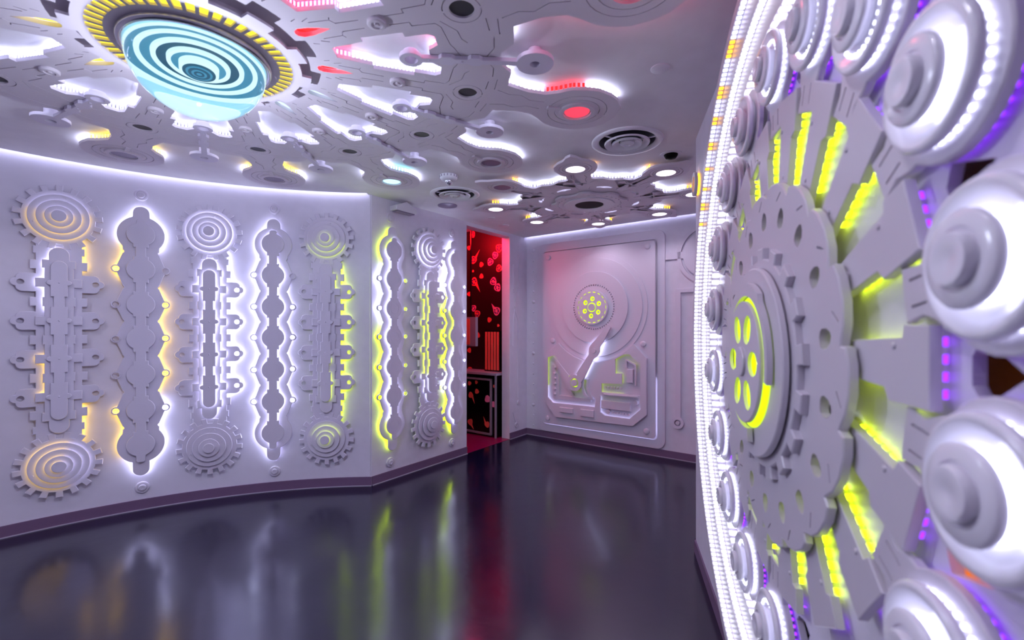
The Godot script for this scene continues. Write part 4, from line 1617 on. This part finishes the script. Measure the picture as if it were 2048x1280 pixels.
func build_ceiling_small_dial():
	var fr := ceil_frame(DIAL2.x, DIAL2.y, CEIL_Y)
	var t = thing("small_dial_panel", "smaller eight armed dial panel on the ceiling before the drive relief", "ceiling panel", fr)
	var pts := PackedVector2Array()
	for p in [[0.12, 0.0], [0.52, 0.0], [0.555, 1.4], [0.57, 4.2], [0.592, 4.4], [0.592, 0.0]]:
		pts.append(pol(p[0], p[1]))
	for p in RIM2:
		pts.append(pol(p[0], p[1]))
	for p in [[0.492, 22.5], [0.488, 18.0], [0.475, 14.0], [0.452, 14.0], [0.455, 18.5], [0.444, 22.5], [0.12, 22.5], [0.12, 11.0]]:
		pts.append(pol(p[0], p[1]))
	var cuts := groove_set([[[0.62, 4.2], [0.68, 3.6], [0.74, 4.8], [0.80, 3.4]], [[0.60, 7.0], [0.66, 12.0], [0.60, 15.0]], [[0.42, 6.0], [0.48, 7.0], [0.48, 10.0]]], [[0.948, 0.10], [0.948, 0.125]], 0.005)
	var b := Build.new()
	half_plate(b, pts, 22.5, 0.030, 0.048, cuts)
	var seg := b.mesh()
	var rim_line := PackedVector2Array()
	for i in range(RIM2.size() - 1, -1, -1):
		rim_line.append(pol(RIM2[i][0], -RIM2[i][1]))
	for i in range(1, RIM2.size()):
		rim_line.append(pol(RIM2[i][0], RIM2[i][1]))
	var lw := ["white round lamp on the small dial's arm nearest the large air vent", "white round lamp on the small dial by the black spotlight", "white round lamp of the small dial cut by the gear wall", "white round lamp of the small dial above the drive relief's top corner bolt", "white round lamp of the small dial above the middle of the drive relief", "white round lamp of the small dial nearest the room's corner", "white round lamp of the small dial nearest the doorway", "unlit brownish lamp of the small dial beside the round air vents"]
	for k in 8:
		var la := -106.0 + 45.0 * k
		var s = put(seg, "panel_segment", "panel", t)
		s.rotation.z = deg_to_rad(-la)
		var pick := func(p, n):
			var r: float = p.length()
			if r < 0.87:
				return 0
			if r < 0.95:
				return 5
			return -1
		ribbon(s, rim_line, 0.010, 0.004, 0.028, pick, 0.026, false)
		var sl := Build.new()
		bar(sl, pol(0.468, 15.0), pol(0.468, 30.0), 0.03, 0.010, 0.012, 0.0)
		put(sl, "slot_light", LED[6] if k in [0, 1, 3, 4, 6, 7] else M["panel"], s)
		sl = Build.new()
		sl.box(Vector3(0.510, -0.055, 0.001), Vector3(0.604, 0.055, 0.003))
		for w in [[0.508, -0.057, 0.512, 0.057], [0.602, -0.057, 0.606, 0.057], [0.508, -0.057, 0.606, -0.053], [0.508, 0.053, 0.606, 0.057]]:
			sl.box(Vector3(w[0], w[1], 0.001), Vector3(w[2], w[3], 0.030))
		put(sl, "slot_shade_cup", "panel", s)  # cup out of view behind panel, keeps strip light out of the slot
		var a = thing("dial_lamp", lw[k], "lamp", fr * Transform3D(Basis(Vector3(0, 0, 1), deg_to_rad(-la)), Vector3.ZERO), "lamps of the small ceiling dial")
		b = Build.new()
		annulus(b, Vector2(0.948, 0), 0.074, 0.084, 0.048, 0.053, 40)
		put(b, "bezel", "panel", a)
		b = Build.new()
		disc(b, Vector2(0.948, 0), 0.074, 0.048, 0.051, 0.001, 40)
		put(b, "lamp_lens", "off_lens" if k == 7 else "lamp_white", a)
		if k != 7:
			down_light(a, Vector3(0.948, 0, 0.06), Color(0.97, 0.93, 1.0), 0.22, 0.07)
	t = thing("dial_hub", "toothed hub with a black centre in the middle of the small ceiling dial", "hub", fr)
	var an := []
	var ri := []
	var ro := []
	for k in 8:
		var a0 := 16.0 + 45.0 * k
		for q in [[-14.0, 0.330], [-9.0, 0.362], [-4.0, 0.368], [0.0, 0.368], [4.0, 0.368], [9.0, 0.362], [14.0, 0.330], [22.5, 0.322]]:
			an.append(a0 + q[0]); ri.append(0.12); ro.append(q[1])
	var ho := PackedVector2Array()
	for i in an.size():
		ho.append(pol(ro[i], an[i]))
	cuts = []
	for k in 32:
		cuts.append(slot_at(pol(0.298, 11.25 * k - 2.2), pol(0.298, 11.25 * k + 2.2), 0.012))
	b = Build.new()
	grooved_plate(b, ho, 0.052, 0.072, 0.0, [circle(Vector2.ZERO, 0.12, 32)], cuts, 0.014)
	put(b, "toothed_plate", "panel", t)
	b = Build.new()
	annulus(b, Vector2.ZERO, 0.14, 0.24, 0.072, 0.080, 56)
	put(b, "collar", "vent_white", t)
	b = Build.new()
	disc(b, Vector2.ZERO, 0.134, 0.060, 0.076, 0.001, 48)
	put(b, "black_lens", "black_plastic", t)

# ------------------------------------------------------------------ vents and small fittings of the ceiling
func vent(label, px, pz, r):
	var t = thing("round_vent", label, "air vent", ceil_frame(px, pz, CEIL_Y), "round air vents")
	var b := Build.new()
	lathe(b, [[r, 0.0], [r, 0.006], [r * 0.97, 0.012], [r * 0.88, 0.014], [r * 0.80, 0.006], [r * 0.79, 0.0]], 56)
	put(b, "flange", "vent_white", t)
	b = Build.new()
	annulus(b, Vector2.ZERO, r * 0.785, r * 0.79, -0.186, 0.0, 40)
	disc(b, Vector2.ZERO, r * 0.79, -0.188, -0.186, 0.0, 40)
	put(b, "duct", "duct_metal", t)
	for q in [[0.64, 0.44, 0.018], [0.42, 0.22, 0.022]]:
		b = Build.new()
		lathe(b, [[r * q[0], 0.014], [r * q[0] * 0.97, q[2] + 0.006], [r * (q[1] + 0.06), 0.008], [r * q[1], 0.003]], 48)
		put(b, "cone", "vent_white", t)
	b = Build.new()
	lathe(b, [[r * 0.20, 0.004], [r * 0.20, 0.018], [r * 0.15, 0.026], [r * 0.09, 0.028], [r * 0.07, 0.022], [0.0, 0.022]], 32)
	put(b, "core", "vent_white", t)
	b = Build.new()
	for i in 3:
		bar(b, pol(r * 0.1, 30 + 120 * i), pol(r * 0.82, 30 + 120 * i), 0.010, 0.002, 0.009, 0.0)
	put(b, "spokes", "vent_white", t)

func build_ceiling_fittings():
	vent("large round air vent with nested cones before the small dial", 0.777, 3.06, 0.235)
	vent("round air vent with nested cones near the wall by the doorway", -0.54, 4.27, 0.232)
	var b := Build.new()
	lathe(b, [[0.10, 0.0], [0.10, 0.004], [0.095, 0.006], [0.0, 0.006]], 40)
	single(b, "ceiling_speaker", "off_lens", "flat grey round speaker plate behind the small air vent", "speaker", ceil_frame(-0.666, 4.674, CEIL_Y))
	var t = thing("smoke_beacon", "white round smoke beacon hanging between the dial and the vent", "smoke detector", ceil_frame(-0.525, 3.755, CEIL_Y))
	b = Build.new()
	lathe(b, [[0.072, 0.0], [0.072, 0.022], [0.060, 0.040], [0.032, 0.046], [0.030, 0.040], [0.0, 0.040]], 32)
	put(b, "base", "vent_white", t)
	b = Build.new()
	lathe(b, [[0.030, 0.040], [0.030, 0.062], [0.018, 0.076], [0.0, 0.080]], 24)
	put(b, "head", "metal", t)
	for i in 16:
		b = Build.new()
		bar(b, pol(0.069, 22.5 * i), pol(0.0745, 22.5 * i), 0.006, 0.004, 0.020, 0.0)
		put(b, "grille_rib", "off_lens", t)
	t = thing("emergency_light", "pale gabled emergency light box at the top of the wall's bend", "emergency light", flat_frame(0.34))
	b = Build.new()
	plate(b, pv([[-0.13, 2.655], [0.13, 2.655], [0.13, 2.70], [0.0, 2.755], [-0.13, 2.70]]), 0.0, 0.10, 0.004)
	put(b, "housing", "vent_white", t)
	b = Build.new()
	b.box(Vector3(-0.11, 2.645, 0.012), Vector3(0.11, 2.655, 0.088))
	put(b, "diffuser", "off_lens", t)
	t = thing("black_spotlight", "black round spotlight recessed beside the large air vent", "spotlight", ceil_frame(1.155, 3.29, CEIL_Y))
	b = Build.new()
	annulus(b, Vector2.ZERO, 0.05, 0.078, 0.0, 0.005, 40)
	put(b, "trim_ring", "vent_white", t)
	b = Build.new()
	lathe(b, [[0.05, 0.0], [0.048, 0.012], [0.036, 0.030], [0.0, 0.036]], 28)
	put(b, "eyeball", "black_plastic", t)
	for q in [[0.72, 2.20, 0.045, "flush round cover plate alone on the plain ceiling"], [-0.236, 5.207, 0.04, "small flush cover plate on the ceiling near the doorway"], [-0.099, 5.59, 0.065, "flush round cover plate right above the doorway's top"]]:
		b = Build.new()
		lathe(b, [[q[2], 0.0], [q[2], 0.003], [q[2] * 0.94, 0.005], [0.0, 0.005]], 32)
		single(b, "cover_plate", "vent_white", q[3], "cover plate", ceil_frame(q[0], q[1], CEIL_Y), "flush ceiling cover plates")

# ------------------------------------------------------------------ the gear wall on the right
const GEAR_Y := 1.438

func at_turn(fr: Transform3D, deg: float) -> Transform3D:
	return fr * Transform3D(Basis(Vector3(0, 0, 1), deg_to_rad(deg)), Vector3.ZERO)

func build_gear_wall():
	var fr := gear_wall_frame(GEAR_Y)
	# face board with the dark openings between the bosses
	var holes := []
	for k in 18:
		var o := PackedVector2Array()
		for p in [[0.752, -1.6], [0.775, -3.6], [0.80, -2.2], [0.845, 0.0], [0.80, 2.2], [0.775, 3.6], [0.752, 1.6]]:
			o.append(pol(p[0], 20.0 * k + p[1]))
		holes.append(o)
	var b := Build.new()
	plate(b, rect(-1.689, -GEAR_Y, 3.5, 2.95 - GEAR_Y), -0.018, 0.0, 0.0, holes)
	struct(b, "wall_gear_board", "paint", fr)
	b = Build.new()
	var am := pol(0.80, -20.0)
	b.box(Vector3(am.x - 0.24, am.y - 0.10, -0.058), Vector3(am.x + 0.07, am.y + 0.12, -0.050))
	single(b, "amber_light_panel", "amber_light", "amber glowing panel seen through the lower opening of the gear wall", "light panel", fr)
	# spokes
	var t = thing("spoke_ring", "ring of white spoke plates with lime light between them on the gear wall", "relief", fr)
	var sp := PackedVector2Array()
	for p in [[0.40, -4.6], [0.60, -4.2], [0.615, -6.2], [0.722, -5.2], [0.722, 5.2], [0.66, 5.8], [0.652, 4.0], [0.40, 4.6]]:
		sp.append(pol(p[0], p[1]))
	b = Build.new()
	plate(b, sp, 0.016, 0.034, 0.0015)
	var spm := b.mesh()
	var scms := []
	for q in [[0.50, 0.0], [0.63, 2.8]]:
		b = Build.new()
		lathe(b, [[0.006, 0.034], [0.005, 0.037], [0.0, 0.038]], 10, pol(q[0], q[1]))
		scms.append(b.mesh())
	for k in 18:
		var s = put(spm, "spoke_plate", "gear_white", t)
		s.rotation.z = deg_to_rad(20.0 * k)
		for w in scms:
			put(w, "screw", "gear_white", s)
		var up: bool = sin(deg_to_rad(20.0 * k)) > 0.3
		ribbon(s, sp, 0.012, 0.002, 0.015, func(p, n):
			var r: float = p.length()
			if r < 0.46:
				return -1
			if r > 0.695 and absf(n.x) > 0.7:
				return 3
			if r > 0.655:
				return -1
			return 2, 0.028)
	# bosses
	var neck := PackedVector2Array()
	for p in [[0.655, -4.2], [0.70, -3.4], [0.735, -4.6]]:
		neck.append(pol(p[0], p[1]))
	for i in 21:
		neck.append(pol(0.124, lerpf(-150.0, 150.0, i / 20.0), Vector2(0.855, 0)))
	for p in [[0.735, 4.6], [0.70, 3.4], [0.655, 4.2]]:
		neck.append(pol(p[0], p[1]))
	b = Build.new()
	grooved_plate(b, neck, 0.012, 0.028, 0.003, [], [slot_at(Vector2(0.672, -0.022), Vector2(0.72, -0.022), 0.0045), slot_at(Vector2(0.672, 0.022), Vector2(0.72, 0.022), 0.0045)], 0.009)
	var m_base := b.mesh()
	b = Build.new()
	lathe(b, [[0.086, 0.028], [0.088, 0.037], [0.100, 0.038], [0.105, 0.044], [0.105, 0.050], [0.100, 0.056], [0.092, 0.056], [0.080, 0.047], [0.066, 0.045], [0.0, 0.045]], 48, Vector2(0.855, 0))
	var m_dish := b.mesh()
	b = Build.new()
	lathe(b, [[0.052, 0.045], [0.054, 0.058], [0.062, 0.060], [0.064, 0.064], [0.064, 0.069], [0.060, 0.073], [0.042, 0.074], [0.040, 0.070], [0.0, 0.070]], 44, Vector2(0.855, 0))
	var m_disc := b.mesh()
	b = Build.new()
	lathe(b, [[0.034, 0.070], [0.036, 0.080], [0.033, 0.085], [0.022, 0.086], [0.012, 0.083], [0.0, 0.082]], 32, Vector2(0.855, 0))
	var m_cap := b.mesh()
	b = Build.new()
	for i in 30:
		var c := pol(0.072, 12.0 * i, Vector2(0.855, 0))
		b.box(Vector3(c.x - 0.003, c.y - 0.003, 0.046), Vector3(c.x + 0.003, c.y + 0.003, 0.049))
	for i in 36:
		var c := pol(0.094, 10.0 * i, Vector2(0.855, 0))
		b.box(Vector3(c.x - 0.003, c.y - 0.003, 0.029), Vector3(c.x + 0.003, c.y + 0.003, 0.033))
	var m_dots := b.mesh()
	b = Build.new()
	annulus(b, Vector2(0.855, 0), 0.0545, 0.056, 0.046, 0.058, 36)
	var m_glow := b.mesh()
	b = Build.new()
	for i in 36:
		var c := pol(0.094, 10.0 * i, Vector2(0.855, 0))
		b.box(Vector3(c.x - 0.003, c.y - 0.003, 0.029), Vector3(c.x + 0.003, c.y + 0.003, 0.033))
	var m_lip := b.mesh()
	b = Build.new()
	for i in 40:
		var c := pol(0.112, 9.0 * i, Vector2(0.855, 0))
		b.box(Vector3(c.x - 0.003, c.y - 0.003, 0.004), Vector3(c.x + 0.003, c.y + 0.003, 0.010))
	var m_under := b.mesh()
	var words := {90: "topmost of the ring", 70: "next to the topmost one, towards the viewer", 50: "upper row, second from the topmost towards the viewer", 30: "large and blurred below the picture's upper corner", 10: "blurred at the picture's edge above the dark opening", -10: "blurred at the picture's edge below the dark opening", -30: "blurred in the picture's lower corner above the amber opening",
		110: "second from the topmost on the far side", 130: "third from the topmost on the far side, unlit", 150: "fourth from the topmost on the far side, unlit", 170: "on the far side just above hub height, unlit", 190: "on the far side level with the lime hub, lit white", 210: "on the far side just below the lime hub, lit white", 230: "lower far side, third from the lowest", 250: "lower far side, second from the lowest", 270: "lowest of the ring, at the picture's bottom"}
	for a in words:
		var p = thing("stepped_boss", "white stepped boss, " + words[a], "boss", at_turn(fr, a), "stepped bosses around the great gear")
		put(m_base, "boss_plate", "gear_white", p)
		put(m_dish, "dish", "gloss_white", p)
		put(m_disc, "disc", "gloss_white", p)
		put(m_cap, "cap", "gloss_white", p)
		if not a in [110, 130, 150, 170]:
			var near: bool = a in [30, 10, -10, -30]
			if near:
				put(m_glow, "led_ring", LED[6], p)
			var d = put(m_lip if near else m_dots, "led_dots", LED[6], p)
			d.set_meta("kind", "stuff")
			d = put(m_under, "led_dots", LED[3], p)
			d.set_meta("kind", "stuff")
	# great gear
	t = thing("great_gear", "great stacked gear with scalloped rim and lime glowing hub", "gear", gear_wall_frame(1.395))
	var go := PackedVector2Array()
	holes = []
	for k in 18:
		var a := 8.5 + 20.0 * k
		for q in [[-19.4, 0.500], [-16.0, 0.516], [-11.0, 0.526], [-5.0, 0.526], [-1.2, 0.517], [-0.6, 0.496]]:
			go.append(pol(q[1], a + q[0]))
		var h := PackedVector2Array()
		for q in [[0.403, -1.4], [0.408, -2.7], [0.422, -3.3], [0.438, -3.0], [0.452, -1.8], [0.459, -0.2], [0.456, 1.2], [0.440, 2.6], [0.420, 3.1], [0.408, 2.5], [0.402, 1.2]]:
			h.append(pol(q[0], 11.0 + 20.0 * k + q[1]))
		holes.append(h)
	b = Build.new()
	var cuts := []
	for k in 18:
		cuts.append(slot_at(pol(0.475, 20.0 * k - 3.0), pol(0.50, 20.0 * k - 6.5), 0.0045))
	grooved_plate(b, go, 0.040, 0.058, 0.003, holes, cuts, 0.009)
	var gp = put(b, "scalloped_gear", "gear_white", t)
	b = Build.new()
	annulus(b, Vector2.ZERO, 0.30, 0.385, 0.0, 0.040, 64)
	put(b, "drum", "gear_white", t)
	b = Build.new()
	plate(b, gear_outline(Vector2.ZERO, 18, 0.312, 0.345, 4.6, 7.0), 0.058, 0.076, 0.003)
	put(b, "toothed_wheel", "gear_white", t)
	b = Build.new()
	annulus(b, Vector2.ZERO, 0.10, 0.262, 0.076, 0.082, 56)
	put(b, "spacer", "gear_white", t)
	b = Build.new()
	disc(b, Vector2.ZERO, 0.285, 0.082, 0.097, 0.003, 72)
	put(b, "upper_disc", "gear_white", t)
	var an := []
	var ri := []
	var ro := []
	for i in 57:
		an.append(-12.0 + 292.0 * i / 56.0); ri.append(0.202); ro.append(0.242 if i > 12 else 0.226)
	b = Build.new()
	ring_plate(b, an, ri, ro, 0.101, 0.116, Vector2.ZERO, false)
	put(b, "broken_ring", "gear_white", t)
	holes = []
	for i in 6:
		var o := PackedVector2Array()
		for j in 20:
			var e := pol(1.0, 18.0 * j)
			o.append((Vector2(0.112, 0) + Vector2(e.x * 0.046, e.y * 0.036)).rotated(deg_to_rad(60.0 * i)))
		holes.append(o)
	b = Build.new()
	plate(b, circle(Vector2.ZERO, 0.186, 56), 0.112, 0.122, 0.002, holes)
	var hw = put(b, "hub_wheel", "gear_white", t)
	b = Build.new()
	annulus(b, Vector2.ZERO, 0.0, 0.20, 0.0975, 0.099, 48)
	put(b, "led_panel", "lime_light", hw)
	b = Build.new()
	for i in 6:
		for j in 6:
			var c := pol(0.078 + j * 0.011, 60.0 * i)
			b.box(Vector3(c.x - 0.0025, c.y - 0.0025, 0.099), Vector3(c.x + 0.0025, c.y + 0.0025, 0.102))
	var dots = put(b, "led_dots", LED[2], hw)
	dots.set_meta("kind", "stuff")
	b = Build.new()
	disc(b, Vector2.ZERO, 0.045, 0.122, 0.130, 0.002, 32)
	put(b, "hub_cap", "gear_white", hw)
	# stepped outer rim with light strips on its inner faces
	t = thing("lit_ring_relief", "tall stepped rim of the gear wall lined with brilliant white light strips", "relief", fr)
	for q in [[1.0, 1.10, 0.036], [1.10, 1.20, 0.062], [1.20, 1.238, 0.086]]:
		b = Build.new()
		annulus(b, Vector2.ZERO, q[0], q[1], 0.0, q[2], 120)
		put(b, "rim_step", "gear_white", t)
	for q in [[0.997, 0.004, 0.034, 0], [1.097, 0.040, 0.058, 0], [1.197, 0.066, 0.082, 1]]:
		ribbon(t, circle(Vector2.ZERO, q[0], 180), 0.0, q[1], q[2], func(p, n):
			var deg := rad_to_deg(p.angle())
			if absf(deg) < 75.0:
				return -1
			if q[3] == 1 and deg > 100.0 and deg < 150.0:
				return 5 if int(p.y * 40.0) % 3 == 0 else 6
			return 9, 0.0349)
	t = thing("lit_eyelet", "small amber lit ring on the far edge of the gear wall", "relief", fr)
	b = Build.new()
	annulus(b, Vector2(-1.60, 0.99), 0.05, 0.075, 0.012, 0.03, 36)
	put(b, "ring", "gear_white", t)
	ribbon(t, circle(Vector2(-1.60, 0.99), 0.075, 24), 0.008, 0.0, 0.012, func(_p, _n): return 5)
